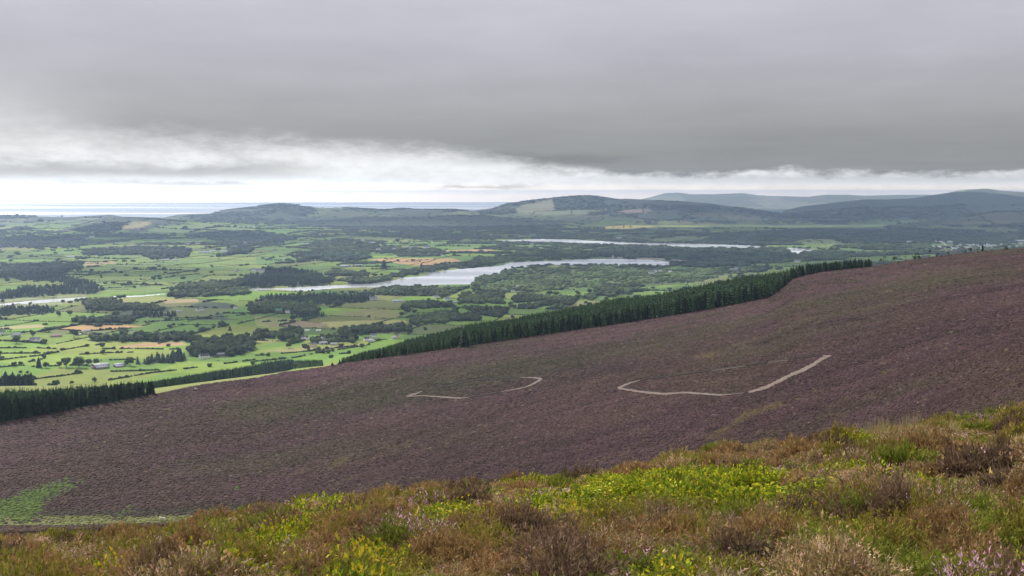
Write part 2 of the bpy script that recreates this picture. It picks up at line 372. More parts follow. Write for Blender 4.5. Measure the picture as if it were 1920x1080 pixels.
# ------------------------------------------------------------------ land use of the valley (sightings of each wood and field)
WOOD_B, WOOD_C, SCRUB, FIELD = 1, 2, 3, 4
REGIONS = [
    # kind, colour / None, tree height, chance, key words, outline
    ('wood_c', 13, .9, 'the dark wood left of the narrow lake arm', [(0, 494), (60, 498), (100, 494), (155, 492), (150, 505), (115, 512), (125, 520), (165, 528), (180, 537), (130, 535), (95, 528), (0, 522)]),
    ('wood_c', 13, .9, 'the dark wood above the reedy pond', [(25, 543), (60, 537), (110, 537), (180, 538), (201, 544), (188, 549), (90, 554), (0, 563), (-60, 566), (-60, 556), (0, 553)]),
    ('wood_c', 13, .85, 'the dark woods left of the far farm', [(157, 468), (250, 465), (330, 463), (355, 470), (350, 482), (300, 488), (283, 484), (265, 478), (158, 478)]),
    ('wood_c', 16, .8, 'the pines beside the far grey farm', [(402, 484), (430, 467), (470, 463), (473, 474), (440, 478)]),
    ('wood_c', 14, .95, 'the wooded headland on the left of the lake', [(455, 521), (480, 513), (500, 505), (560, 505), (600, 514), (625, 530), (600, 536), (535, 538), (480, 540), (458, 537)]),
    ('wood_c', 13, .95, 'the flat dark plantation above the lake', [(542, 479), (600, 475), (690, 477), (690, 485), (640, 492), (590, 488)]),
    ('wood_c', 15, .95, 'the long dark wood on the near lake shore', [(484, 566), (490, 558), (520, 556), (560, 557), (640, 553), (700, 556), (706, 563), (660, 570), (560, 571), (500, 569)]),
    ('scrub', 7, .6, 'the pale scrub wood south of the lake', [(898, 545), (905, 530), (940, 517), (960, 508), (1035, 502), (1110, 502), (1185, 503), (1250, 505), (1300, 503), (1350, 505), (1400, 512), (1300, 528), (1190, 533), (1100, 540), (1010, 546), (960, 547)]),
    ('wood_b', 12, .9, 'the trees on the point in the lake', [(890, 536), (893, 528), (906, 523), (938, 515), (942, 511), (962, 505), (965, 514), (930, 530), (905, 540)]),
    ('wood_c', 14, .9, 'the dark pine wood between the two lakes', [(1112, 470), (1200, 465), (1250, 466), (1290, 469.5), (1350, 469), (1440, 467.5), (1478, 478), (1475, 490), (1400, 500), (1330, 502), (1262, 499), (1256, 495), (1298, 492), (1300, 489), (1210, 484), (1115, 483)]),
    ('wood_b', 11, .8, 'the green wood between the lakes', [(960, 473), (1000, 467), (1110, 470), (1115, 483), (1085, 485), (1017, 487.5), (960, 490)]),
    ('wood_b', 11, .85, 'the trees on the far shore of the upper lake', [(1005, 441), (1100, 438), (1180, 448), (1240, 454), (1170, 453), (1085, 448.5), (1017, 447)]),
    ('wood_c', 13, .95, 'the broad dark wood beyond the upper lake', [(1250, 441), (1440, 433), (1600, 426), (1740, 426), (1850, 431), (1900, 446), (1890, 456), (1700, 456), (1590, 456), (1560, 446), (1440, 448), (1430, 459), (1350, 457.5), (1280, 456)]),
    ('wood_c', 13, 1, 'the forest on the low middle ridge', [(500, 416), (560, 412), (700, 405), (860, 404), (960, 410), (1020, 420), (1080, 423), (960, 429), (680, 431), (600, 426)]),
    ('wood_c', 13, 1, 'the forest on the left hill', [(125, 430), (160, 419), (190, 409), (232, 406), (243, 420), (220, 434), (180, 437)]),
    ('wood_c', 13, .95, 'the dark wood below the left hill', [(340, 441), (400, 435), (480, 431), (520, 440), (560, 447), (520, 456), (430, 456), (390, 448)]),
    ('wood_c', 12, .8, 'the woods at the far left', [(-60, 448), (50, 443), (120, 445), (170, 452), (140, 464), (60, 466), (-60, 464)]),
    ('wood_b', 14, .95, 'the big dark clump of trees behind the white house', [(350, 668), (375, 644), (470, 634), (478, 655), (462, 664), (420, 671), (398, 667)]),
    ('wood_b', 13, .9, 'the long tree belt below the orange barley field', [(155, 637), (220, 634), (260, 629), (360, 630), (366, 641), (260, 641), (160, 641)]),
    ('wood_c', 15, .95, 'the spruces right of the farm sheds', [(255, 684), (290, 674), (345, 668), (346, 677), (300, 682)]),
    ('wood_c', 15, .95, 'the dark wood at the left edge above the plantation', [(-60, 737), (0, 735), (58, 728), (62, 717), (30, 716), (-60, 718)]),
    ('wood_b', 13, .9, 'the tree clumps behind the orange barley field', [(140, 606), (190, 607), (250, 607), (250, 600), (195, 599), (140, 601)]),
    ('wood_c', 13, .95, 'the small dark plantation behind the orange field', [(252, 594), (335, 594), (334, 589), (258, 588)]),
    ('wood_c', 12, .95, 'the plantation below the reedy pond', [(-60, 595), (0, 593), (60, 590), (100, 588), (95, 578), (-60, 575)]),
    ('wood_b', 13, .9, 'the trees left of the white houses', [(478, 637), (516, 635), (514, 627), (478, 627)]),
    ('wood_b', 14, .95, 'the round trees behind the white houses', [(524, 638), (568, 637), (572, 624), (532, 623)]),
    ('wood_b', 13, .95, 'the tree row above the large white house', [(630, 628), (770, 622), (756, 613), (640, 619)]),
    ('wood_b', 13, .95, 'the trees between the white houses', [(580, 646), (598, 645), (626, 644), (664, 641), (672, 632), (622, 636), (588, 638)]),
    ('wood_b', 12, .9, 'the tree band above the long plantation', [(766, 609), (900, 601), (888, 593), (772, 600)]),
    ('wood_c', 12, .95, 'the small square plantation in the rough fields', [(556, 595), (612, 596), (611, 590), (557, 588)]),
    ('wood_b', 12, .8, 'the woods around the green shed', [(470, 588), (595, 588), (592, 574), (500, 567), (470, 572)]),
    ('wood_b', 12, .85, 'the trees along the near bank of the narrows', [(160, 583), (310, 583), (300, 575), (230, 571), (215, 563), (160, 565)]),
    ('wood_b', 12, .8, 'the trees by the narrow arm of the lake', [(310, 558), (330, 549), (395, 545), (460, 541), (466, 553), (410, 556), (360, 556)]),
    ('wood_b', 12, .8, 'the trees above the narrow arm of the lake', [(318, 545), (350, 533), (420, 528), (455, 524), (460, 538), (400, 543)]),
    ('wood_b', 12, .85, 'the clump on the near shore of the lake', [(730, 553), (770, 552), (772, 543), (735, 543)]),
    ('wood_b', 11, .85, 'the wood around the near shore cottages', [(755, 579), (850, 576), (850, 566), (760, 569)]),
    ('wood_b', 12, .85, 'the wood right of the near shore cottages', [(860, 571), (945, 569), (945, 548), (872, 552)]),
    ('wood_b', 10, .9, 'the shore trees under the orange field', [(740, 523), (757, 518), (797, 513), (796, 509), (860, 502), (925, 497), (943, 494), (942, 488), (870, 493), (790, 503), (740, 515), (700, 524), (690, 530)]),
    ('wood_b', 10, .7, 'the trees at the lake end of the orange field', [(868, 496), (960, 486), (960, 480), (900, 482)]),
    ('wood_b', 12, .85, 'the trees above the lake left of the orange field', [(612, 516), (690, 521), (692, 513), (620, 506)]),
    ('wood_b', 9, .7, 'the trees along the near bank of the upper lake', [(932, 457), (1035, 459), (1102, 462), (1177, 463.5), (1255, 466), (1255, 469), (1102, 465), (935, 461)]),
    ('wood_b', 9, .75, 'the trees at the end of the upper lake', [(1285, 469), (1350, 467.5), (1447, 466), (1475, 470), (1481, 478), (1420, 475)]),
    ('wood_b', 10, .7, 'the woods left of the upper lake', [(540, 462), (620, 458), (720, 462), (780, 465), (830, 468), (830, 478), (760, 478), (700, 473), (600, 473)]),
    ('wood_b', 11, .7, 'the woods beyond the orange field', [(640, 440), (760, 434), (930, 440), (928, 450), (830, 448), (700, 447)]),
    ('wood_b', 12, .85, 'the wood at the foot of the scrub', [(960, 556), (1010, 554), (1100, 549), (1200, 541), (1210, 546), (1090, 561), (1000, 566), (960, 566)]),
    ('wood_b', 12, .85, 'the woods behind the plantation on the right', [(1340, 505), (1400, 502), (1480, 492), (1490, 481), (1570, 478), (1700, 474), (1760, 470), (1720, 480), (1600, 484), (1480, 498), (1420, 512)]),
    ('wood_b', 12, .8, 'the woods beside the village', [(1560, 462), (1640, 470), (1760, 468), (1740, 458), (1700, 459), (1640, 459)]),
    # fields of their own colour; the yellow strip has sunlight painted in
    ('field', (.42, .27, .12), 0, 0, '', [(691, 487), (720, 484), (850, 484.5), (866, 490), (835, 495), (780, 498), (735, 492.5)]),
    ('field', (.42, .29, .15), 0, 0, '', [(810, 470.5), (900, 467), (937, 469), (880, 472.5)]),
    ('field', (.40, .26, .16), 0, 0, '', [(1150, 396), (1180, 393), (1225, 391), (1210, 399), (1180, 401)]),
    ('field', (.50, .44, .13), 0, 0, '', [(1125, 430), (1135, 425), (1167, 421), (1245, 422), (1210, 426.5), (1165, 430.5)]),  # sunlit strip, its light put into a yellow field colour
    ('field', (.36, .42, .09), 0, 0, '', [(1167, 420.5), (1250, 420), (1340, 422), (1300, 424.5), (1245, 424)]),
    ('field', (.42, .265, .11), 0, 0, '', [(85, 615.5), (155, 610), (240, 610), (272, 612.5), (240, 615), (160, 620.5), (115, 618)]),
    ('field', (.36, .31, .14), 0, 0, '', [(-60, 617), (20, 612), (75, 608), (90, 613), (0, 618.5)]),
    ('field', (.42, .27, .14), 0, 0, '', [(217, 650), (270, 643), (340, 641), (350, 647), (300, 650), (230, 652)]),
    ('field', (.34, .27, .13), 0, 0, '', [(155, 492), (215, 489), (218, 493), (160, 500)]),
    ('field', (.34, .27, .14), 0, 0, '', [(305, 563), (370, 560), (372, 566), (310, 569)]),
    ('field', (.23, .23, .08), 0, 0, '', [(622, 590), (700, 577), (758, 586), (742, 596), (690, 598)]),
    ('field', (.20, .22, .07), 0, 0, '', [(478, 592), (560, 598), (590, 606), (480, 612)]),
    ('field', (.30, .30, .10), 0, 0, '', [(600, 604), (670, 601), (760, 600), (766, 608), (620, 615)]),
    ('field', (.23, .18, .10), 0, 0, '', [(492, 612), (560, 602), (618, 608), (600, 614)]),
    ('field', (.33, .27, .13), 0, 0, '', [(478, 640), (520, 637), (530, 640), (484, 642)]),
    ('field', (.27, .25, .10), 0, 0, '', [(484, 659), (560, 652), (640, 647), (690, 645), (640, 654), (560, 660)]),
    ('field', (.125, .235, .034), 0, 0, '', [(482, 649), (520, 643), (574, 642), (560, 649), (490, 652)]),
    ('field', (.130, .245, .034), 0, 0, '', [(482, 677), (560, 670), (640, 655), (704, 646), (702, 652), (600, 682), (530, 696), (490, 690)]),
    ('field', (.29, .28, .14), 0, 0, '', [(965, 389), (1035, 373), (1042, 394), (970, 399)]),
    ('field', (.24, .30, .12), 0, 0, '', [(972, 397.5), (1110, 393.5), (1145, 392), (1110, 398), (1035, 402.5), (975, 402)]),
    ('field', (.125, .125, .062), 0, 0, '', [(1765, 419), (1800, 409), (1850, 400), (1920, 397), (2100, 388), (2100, 415), (1920, 418), (1850, 420)]),
    ('field', (.14, .22, .07), 0, 0, '', [(1610, 418), (1700, 415), (1690, 422), (1620, 423)]),
    ('field', (.28, .25, .12), 0, 0, '', [(222, 430), (250, 416), (286, 418), (262, 428)]),
    ('field', (.15, .22, .07), 0, 0, '', [(260, 437), (300, 424), (380, 419), (470, 423), (520, 430), (480, 432), (400, 434), (340, 440)]),
    ('field', (.185, .235, .060), 0, 0, '', [(640, 446), (660, 442), (760, 446), (830, 455), (760, 455), (650, 449)]),
    ('field', (.100, .195, .045), 0, 0, '', [(480, 479), (545, 482), (570, 489), (500, 496), (480, 497)]),
    ('field', (.150, .240, .045), 0, 0, '', [(1585, 483), (1700, 478), (1765, 477), (1700, 489), (1640, 492)]),
    ('field', (.135, .215, .042), 0, 0, '', [(1395, 496), (1520, 490), (1600, 486), (1570, 495), (1440, 504)]),
    ('field', (.14, .19, .07), 0, 0, '', [(1200, 447), (1290, 442), (1340, 444), (1300, 454), (1240, 452)]),
    ('field', (.15, .20, .07), 0, 0, '', [(1480, 454), (1520, 447), (1560, 449), (1580, 456), (1540, 462)]),
    ('field', (.30, .31, .12), 0, 0, '', [(283, 741), (380, 719.5), (480, 706), (528, 698), (520, 695), (480, 701), (375, 714), (283, 727)]),
    ('field', (.125, .210, .036), 0, 0, '', [(1160, 541), (1225, 536.5), (1290, 530), (1300, 533), (1230, 541), (1172, 544)]),
    ('field', (.150, .235, .036), 0, 0, '', [(1228, 520), (1254, 517), (1262, 519), (1236, 521.5)]),
    ('field', (.125, .215, .034), 0, 0, '', [(1008, 552.5), (1100, 547.5), (1142, 552), (1066, 559), (1010, 557.5)]),
    ('field', (.140, .230, .034), 0, 0, '', [(958, 569), (1015, 565), (1012, 570), (962, 577)]),
    ('field', (.125, .220, .032), 0, 0, '', [(1005, 578), (1030, 573), (1036, 577), (1010, 582)]),
    ('field', (.160, .135, .070), 0, 0, '', [(1180, 527), (1215, 521.5), (1222, 523), (1190, 528.5)]),
    ('field', (.150, .230, .040), 0, 0, '', [(960, 482.5), (1000, 481), (1045, 482), (1000, 484.5), (960, 485.5)]),
    ('field', (.120, .190, .040), 0, 0, '', [(965, 460), (1020, 459), (1050, 462), (1010, 465), (965, 464)]),
    ('marsh', (.22, .25, .12), 0, 0, '', [(-60, 566), (60, 558), (160, 552), (163, 566), (70, 574), (-60, 584)]),
]


def kd_fields(x, y):
    """patchwork of rectangular fields; returns the field number of each point"""
    wx = x + 90 * (fbm(x / 520, y / 520, 41, 2) - .5) * 2; wy = y + 90 * (fbm(x / 520, y / 520, 47, 2) - .5) * 2
    c, s = math.cos(.22), math.sin(.22)
    return wx * c - wy * s, wx * s + wy * c


FIELDS = []


def _split(x0, y0, x1, y1, rr):
    cx, cy = (x0 + x1) / 2, (y0 + y1) / 2
    d = math.hypot(cx, cy)
    t = 128 + max(0, d - 2500) * 0.026
    w, h = x1 - x0, y1 - y0
    if (w < t * 1.9 and h < t * 1.9) or (w * h < t * t * 1.6 and rr.random() < .4):
        FIELDS.append((x0, y0, x1, y1)); return
    f = rr.uniform(.36, .64)
    if w * rr.uniform(.7, 1.4) > h:
        m = x0 + w * f; _split(x0, y0, m, y1, rr); _split(m, y0, x1, y1, rr)
    else:
        m = y0 + h * f; _split(x0, y0, x1, m, rr); _split(x0, m, x1, y1, rr)


_split(-12000, -3000, 13000, 21000, random.Random(5))
_FA = np.array(FIELDS)
_CUTS = {}


def field_id(x, y):
    X, Y = kd_fields(x, y)
    out = np.zeros(X.size, np.int32)
    Xr = X.ravel(); Yr = Y.ravel()
    stack = [(np.arange(X.size), 0, len(FIELDS) - 1)]
    while stack:
        pi, lo, hi = stack.pop()
        if len(pi) == 0: continue
        if lo == hi:
            out[pi] = lo; continue
        ax, val, k = _CUTS[(lo, hi)]
        m = (Xr[pi] < val) if ax == 0 else (Yr[pi] < val)
        stack.append((pi[m], lo, lo + k)); stack.append((pi[~m], lo + k + 1, hi))
    return out.reshape(X.shape)


def _cuts(lo, hi):
    st = [(lo, hi)]
    while st:
        lo, hi = st.pop()
        if lo == hi: continue
        A = _FA[lo:hi + 1]
        x1 = np.maximum.accumulate(A[:, 2])[:-1]; x0 = np.minimum.accumulate(A[::-1, 0])[::-1][1:]
        y1 = np.maximum.accumulate(A[:, 3])[:-1]; y0 = np.minimum.accumulate(A[::-1, 1])[::-1][1:]
        kx = np.nonzero(x1 <= x0 + 1e-6)[0]; ky = np.nonzero(y1 <= y0 + 1e-6)[0]
        if len(kx) and (not len(ky) or abs(kx[0] - len(A) / 2) < abs(ky[0] - len(A) / 2)):
            k = kx[np.argmin(abs(kx - len(A) / 2))]; _CUTS[(lo, hi)] = (0, x1[k], k)
        else:
            k = ky[np.argmin(abs(ky - len(A) / 2))]; _CUTS[(lo, hi)] = (1, y1[k], k)
        st.append((lo, lo + k)); st.append((lo + k + 1, hi))


_cuts(0, len(FIELDS) - 1)

PAL = np.array([(.150, .255, .030), (.120, .220, .028), (.185, .275, .036), (.225, .270, .045), (.095, .175, .032), (.120, .150, .045), (.250, .260, .075), (.165, .255, .034), (.110, .215, .028), (.270, .225, .100), (.175, .190, .055)])
_fc = PAL[rng.choice(len(PAL), len(FIELDS), p=[.17, .14, .13, .11, .1, .07, .06, .08, .06, .03, .05])] * rng.uniform(.68, 1.04, (len(FIELDS), 1)) * np.array((.90, .96, .86))
_fw = rng.random(len(FIELDS))
_fx = (_FA[:, 0] + _FA[:, 2]) / 2; _fy = (_FA[:, 1] + _FA[:, 3]) / 2


def wood_bias(u, v):
    """how wooded a part of the valley is"""
    b = 0.14 + 0.27 * sstep(500, 1100, u) + 0.16 * sstep(520, 470, v) - .17 * sstep(440, 428, v) * sstep(900, 1100, u)
    b = b + 0.16 * sstep(1250, 1600, u) * sstep(430, 450, v) - .25 * sstep(700, 500, u) * sstep(455, 475, v) * sstep(545, 530, v)
    b = np.where((v > 600) & (u < 800), 0.02, b)
    return b


def classify(x, y, r, z):
    """class, region number and base colour of valley ground"""
    u, v = proj(x, y, z)
    fid = field_id(x, y)
    col = _fc[fid].copy()
    cls = np.full(x.shape, FIELD, np.int8)
    wn = fbm(x / 900, y / 900, 61, 2)
    auto = (_fw[fid] * .55 + wn * .75) < wood_bias(u, v) + .12
    auto |= (fbm(x / 160, y / 260, 67, 2) < np.where(v < 432, .22, .27)) & (r > 2600) & (u > 500)
    cls[auto] = WOOD_B
    nl = (v > 628) & (u < 740)
    greens = np.array([(.150, .265, .030), (.125, .235, .028), (.185, .275, .036), (.215, .27, .045)])
    col = np.where(nl[..., None], greens[fid % 4] * (.86 + .05 * (fid % 5))[..., None], col)
    ml = (v > 476) & (v < 548) & (u > 120) & (u < 500)
    mids = np.array([(.135, .205, .045), (.150, .225, .045), (.120, .195, .042), (.185, .245, .050)])
    col = np.where(ml[..., None], mids[fid % 4], col)
    # greener and brighter to the left and near; cloud shade painted in, duller to the right
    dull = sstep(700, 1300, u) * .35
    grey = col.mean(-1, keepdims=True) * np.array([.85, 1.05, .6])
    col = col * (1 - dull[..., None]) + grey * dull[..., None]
    reg = np.full(x.shape, -1, np.int16)
    un = u + 26 * (fbm(u / 9, v / 2.6, 151, 2) - .5); vn = v + 7 * (fbm(u / 11, v / 3, 155, 2) - .5)
    for i, (k, a, ch, words, pts) in enumerate([(q[0], q[1], q[3] if len(q) == 6 else q[2], q[4] if len(q) == 6 else q[3], q[-1]) for q in REGIONS]):
        m = inpoly(un, vn, pts) if k in ('wood_b', 'wood_c', 'scrub') else inpoly(u, v, pts)
        if not m.any(): continue
        if k == 'wood_b': cls[m] = WOOD_B
        elif k == 'wood_c': cls[m] = WOOD_C
        elif k == 'scrub': cls[m] = SCRUB
        else:
            cls[m] = FIELD; col[m] = a
        reg[m] = i
    return cls, reg, col, u, v, fid


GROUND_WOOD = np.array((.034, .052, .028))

# ------------------------------------------------------------------ the ground, one sheet of rings, cut by cover
az_cols = np.concatenate([np.arange(-180, -48, 4.0), np.arange(-48, -32, .5), np.arange(-32, 32, .06), np.arange(32, 48, .5), np.arange(48, 180, 4.0)])
az_cols = np.radians(az_cols)
NC = len(az_cols)
rk, hk = controls(az_cols)
rows = []


def span(a, b, n):
    t = np.linspace(0, 1, n, endpoint=False)[:, None]
    return np.exp(np.log(a)[None] * (1 - t) + np.log(b)[None] * t)


for i, n in enumerate([12, 130, 26, 40, 240, 60, 50]):
    rows.append(span(rk[i], rk[i + 1], n))
ROW_HB, ROW_RIDGE = 12 + 130 + 26 + 40, 12 + 130 + 26 + 40 + 240
t = np.linspace(0, 1, 330, endpoint=False)[:, None]
rows.append(1 / ((1 / rk[7])[None] * (1 - t) + (1 / 14000.) * t))
rows.append(span(np.full(NC, 14000.), np.full(NC, 34000.), 120))
rows.append(np.full((1, NC), 34000.))
RR = np.concatenate(rows)
NR = len(RR)
GX = np.sin(az_cols)[None] * RR; GY = np.cos(az_cols)[None] * RR
GZ, GH = height(GX, GY, want_hill=True)
u0, v0 = proj(GX, GY, GZ)

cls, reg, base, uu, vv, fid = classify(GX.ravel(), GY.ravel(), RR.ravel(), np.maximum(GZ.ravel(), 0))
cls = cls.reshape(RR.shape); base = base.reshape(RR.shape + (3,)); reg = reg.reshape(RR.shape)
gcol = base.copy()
hf = (GH > 14) & (RR > 9800) & (cls == FIELD)
gcol[hf] = gcol[hf] * .45 + gcol[hf].mean(-1, keepdims=True) * np.array((.28, .30, .27))
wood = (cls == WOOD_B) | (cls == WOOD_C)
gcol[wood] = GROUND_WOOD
sc_m = cls == SCRUB
gcol[sc_m] = (.085, .115, .045)
# hills: forest, moor and a few high fields
hm = (GH > 14) & (RR > 5000)
hn = fbm(GX / 1300, GY / 2200, 71, 3)
az2d = np.broadcast_to(az_cols[None], RR.shape)
nofield = hm & (reg < 0)
relh = np.clip(GH / 200, 0, 1)
thr = np.where((u0 < 900) & (RR > 11300), .66, np.where(u0 < 620, .74, .50))
forest = nofield & (hn + relh * np.where(u0 < 900, .38, .35) > thr)
gcol[forest] = np.array((.040, .058, .034))
moor = nofield & ~forest & (hn < .36) & (relh > .30)
gcol[moor] = (.115, .105, .058)
pl = nofield & (RR > 18000)
gcol[pl] = (.17, .18, .12)
gcol[pl & (hn > .52)] = (.10, .115, .07)
cls[forest] = WOOD_C
cls[moor] = SCRUB
# woodland floor a little varied
wv = fbm(GX / 60, GY / 160, 81, 3)[..., None]
gcol = np.where(((cls == WOOD_C) | (cls == WOOD_B))[..., None], gcol * (.7 + .9 * wv), gcol)
gcol[..., :] *= (0.86 + .28 * fbm(GX / 35, GY / 60, 83, 3))[..., None]

# heather slope
HU, HV = u0, v0
# nearer part of the slope carries pink purple bloom, a band of olive heath lies below the ridge
OLIVE = [(380, 770), (560, 716), (760, 684), (960, 652), (1200, 611), (1440, 574), (1560, 545), (1680, 512), (1900, 505), (1920, 520), (1700, 548), (1500, 585), (1300, 640), (1180, 668), (1000, 706), (800, 752), (620, 778), (470, 792)]


def soft_poly(u, v, pts, w, s):
    n = 0
    for k in range(5):
        ang = k * 1.2566
        n = n + inpoly(u + w * math.cos(ang) + 18 * (fbm(u / 40 + k, v / 10, s, 2) - .5), v + .4 * w * math.sin(ang) + 14 * (fbm(u / 40, v / 10 + k, s + 1, 2) - .5), pts)
    return n / 5.0


BRACKEN = [(-60, 985), (-60, 950), (0, 941), (50, 922), (100, 908), (146, 901), (150, 905), (118, 920), (80, 940), (75, 960), (60, 976), (20, 978)]
BRACKEN2 = [(375, 925), (400, 917), (440, 908), (470, 906), (455, 916), (410, 926), (380, 932)]
BRACKEN3 = [(215, 968), (245, 952), (262, 953), (240, 964), (228, 974)]
YEL = [[(330 + 1055, 780), (1400, 770), (1440, 759), (1475, 752), (1470, 760), (1420, 775), (1390, 792), (1335, 826), (1328, 820), (1345, 808), (1375, 794)],
       [(575, 897), (600, 882), (640, 862), (665, 855), (650, 868), (600, 890), (560, 908)], [(1650, 700), (1665, 696), (1668, 701), (1652, 706)], [(1600, 522), (1625, 519), (1600, 526)],
       [(1680, 508), (1700, 505), (1690, 510)], [(1515, 538), (1535, 535), (1520, 541)], [(1300, 665), (1360, 660), (1350, 668), (1290, 670)], [(1030, 705), (1085, 699), (1070, 704)], [(1500, 620), (1520, 614), (1525, 618)]]


def heather_cover(x, y, u, v):
    n1 = fbm(x / 45, y / 45, 91, 3); n2 = fbm(x / 11, y / 11, 93, 2); n3 = fbm(x / 120, y / 60, 95, 2)
    ol = soft_poly(u, v, OLIVE, 22, 101)
    ol = np.clip(ol * .9 + np.clip((n3 - .62) * 4, 0, .6), 0, 1)
    purple = np.array((.058, .0360, .0375)); brown = np.array((.054, .0375, .0295)); olive = np.array((.047, .0455, .0235)); mauve = np.array((.082, .047, .053))
    wq = 22 * fbm(x / 60, y / 60, 96, 2)
    st = fbm((x * .93 + y * .37) / 45, (-x * .37 + y * .93 + wq) / 8, 98, 4)
    k = np.clip((n1 - .35) * 2.6, 0, 1)[..., None]
    c = brown * (1 - k) + purple * k
    c = c * (1 - ol[..., None]) + olive * ol[..., None]
    # stronger bloom along the ridge edge
    vr = np.interp(u, U_RID, V_RID)
    edge = np.exp(-((v - vr - 18) / 22) ** 2) * sstep(300, 520, u) * (1 - sstep(1650, 1800, u))
    edge = edge * sstep(.3, .6, n2 * .5 + n1 * .5)
    c = c * (1 - .8 * edge[..., None]) + mauve * .8 * edge[..., None]
    c = c * (.86 + .28 * sstep(.3, .7, st))[..., None] * (.88 + .24 * sstep(.3, .7, fbm(x / 150, y / 90, 99, 3)))[..., None]
    # thin dark lines winding between the clumps
    gl = np.exp(-((fbm((x * .93 + y * .37) / 120, (-x * .37 + y * .93 + wq) / 26, 89, 2) - .5) / .010) ** 2) * sstep(.48, .6, n1)
    c = c * (1 - .45 * gl)[..., None]
    c = c * np.array((.84, .755, .745))
    # scattered pale grass
    g = ((n2 > .70) & (fbm(x / 3.5, y / 3.5, 97, 2) > .56))[..., None]
    c = np.where(g, c * .78 + np.array((.11, .085, .045)) * .22, c)
    br = soft_poly(u, v, BRACKEN, 11, 111) + .8 * soft_poly(u, v, BRACKEN2, 5, 113) * (n2 > .48) + .7 * soft_poly(u, v, BRACKEN3, 4, 115)
    br = np.clip(br, 0, 1)[..., None]
    c = c * (1 - br) + np.array((.062, .095, .026)) * br
    yl = np.zeros(u.shape)
    for p in YEL: yl = np.maximum(yl, soft_poly(u, v, p, 4, 121) * (n2 > .4))
    c = c * (1 - .45 * yl[..., None]) + np.array((.115, .092, .032)) * .45 * yl[..., None]
    # meadow along the valley bottom
    vm = np.interp(u, [-200, 0, 150, 300, 400, 480], [968, 968, 969, 968, 962, 956])
    md = sstep(vm - 2, vm + 2.5, v + 8 * (fbm(u / 45, v / 8, 125, 3) - .5)) * (1 - sstep(420, 470, u)) * (1 - sstep(985, 988, v))
    c = c * (1 - md[..., None]) + (np.array((.135, .140, .055)) * (.8 + .4 * n2[..., None])) * md[..., None]
    dk = np.exp(-((v - vm + 7) / 6) ** 2) * (u < 470) * (1 - br[..., 0])
    c = c * (1 - .5 * dk[..., None]) + np.array((.033, .043, .022)) * .5 * dk[..., None]
    return c, br[..., 0], md


hs_rows = slice(ROW_HB - 40, ROW_RIDGE + 1)
hc, _b, _m = heather_cover(GX[hs_rows], GY[hs_rows], HU[hs_rows], HV[hs_rows])
gcol[hs_rows] = hc
# ground just over the ridge: woodland floor to the right, rough grass to the left
zz = slice(ROW_RIDGE + 1, ROW_RIDGE + 61)
um = uu.reshape(RR.shape)[zz]
wf = sstep(628, 645, u0[zz])[..., None]
gr = np.array((.19, .215, .055)) * (.85 + .3 * fbm(GX[zz] / 18, GY[zz] / 18, 131, 3))[..., None]
gcol[zz] = gr * (1 - wf) + np.array((.035, .05, .025)) * wf
# near hillside soil under the plants
ng = slice(0, ROW_HB - 40)
gcol[ng] = np.array((.075, .060, .032)) * (.7 + .6 * fbm(GX[ng] / .6, GY[ng] / .6, 137, 3))[..., None]
# far side of the near slope: brown heath seen over the shoulder on the left
sh_rows = slice(12 + 130, ROW_HB)
gcol[sh_rows] = np.array((.085, .060, .040)) * (.65 + .7 * fbm(GX[sh_rows] / 4, GY[sh_rows] / 4, 139, 3))[..., None]
hc2, _b2, md2 = heather_cover(GX[ROW_HB - 40:ROW_HB + 1], GY[ROW_HB - 40:ROW_HB + 1], HU[ROW_HB - 40:ROW_HB + 1], HV[ROW_HB - 40:ROW_HB + 1])

M_near = mat_attr('hillside_soil', scales=((3, .35), (14, .35)), bump=(9, .6, .06))
M_heath = mat_attr('heather_ground', scales=((.8, .35), (.12, .2)), bump=(.9, .7, .5))
M_valley = mat_attr('pasture_and_woodland', scales=((.03, .12), (.006, .10)))
M_hills = mat_attr('hill_cover', scales=((.01, .2), (.002, .15)))

idx = np.arange(NR * NC).reshape(NR, NC)
q = np.stack([idx[:-1], np.roll(idx, -1, 1)[:-1], np.roll(idx, -1, 1)[1:], idx[1:]], -1)
rowi = np.broadcast_to(np.arange(NR - 1)[:, None], (NR - 1, NC))
hillq = (GH[:-1] > 14) & (RR[:-1] > 5000)
gcl = np.where(rowi < ROW_HB - 30, 0, np.where(rowi < ROW_RIDGE, 1, np.where(hillq | (RR[:-1] > 15000), 3, 2)))
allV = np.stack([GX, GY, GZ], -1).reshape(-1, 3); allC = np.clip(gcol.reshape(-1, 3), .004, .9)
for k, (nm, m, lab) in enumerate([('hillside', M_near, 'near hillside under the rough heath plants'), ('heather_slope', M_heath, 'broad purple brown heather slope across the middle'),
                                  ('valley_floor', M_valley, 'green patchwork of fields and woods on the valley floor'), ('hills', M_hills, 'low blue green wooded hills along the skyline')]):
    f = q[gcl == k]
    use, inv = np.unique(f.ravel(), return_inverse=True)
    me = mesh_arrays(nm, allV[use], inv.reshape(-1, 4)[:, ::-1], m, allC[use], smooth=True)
    struct(link(nm, me), lab)
# the spot under the camera
me = mesh_arrays('hillside', np.vstack([allV[:NC], [[0, 0, EYE - 1.62]]]), np.stack([np.arange(NC), np.full(NC, NC), np.roll(np.arange(NC), -1)], -1), M_near, np.vstack([allC[:NC], allC[:1]]))
struct(link('ground', me), 'patch of soil at the top of the near hillside')

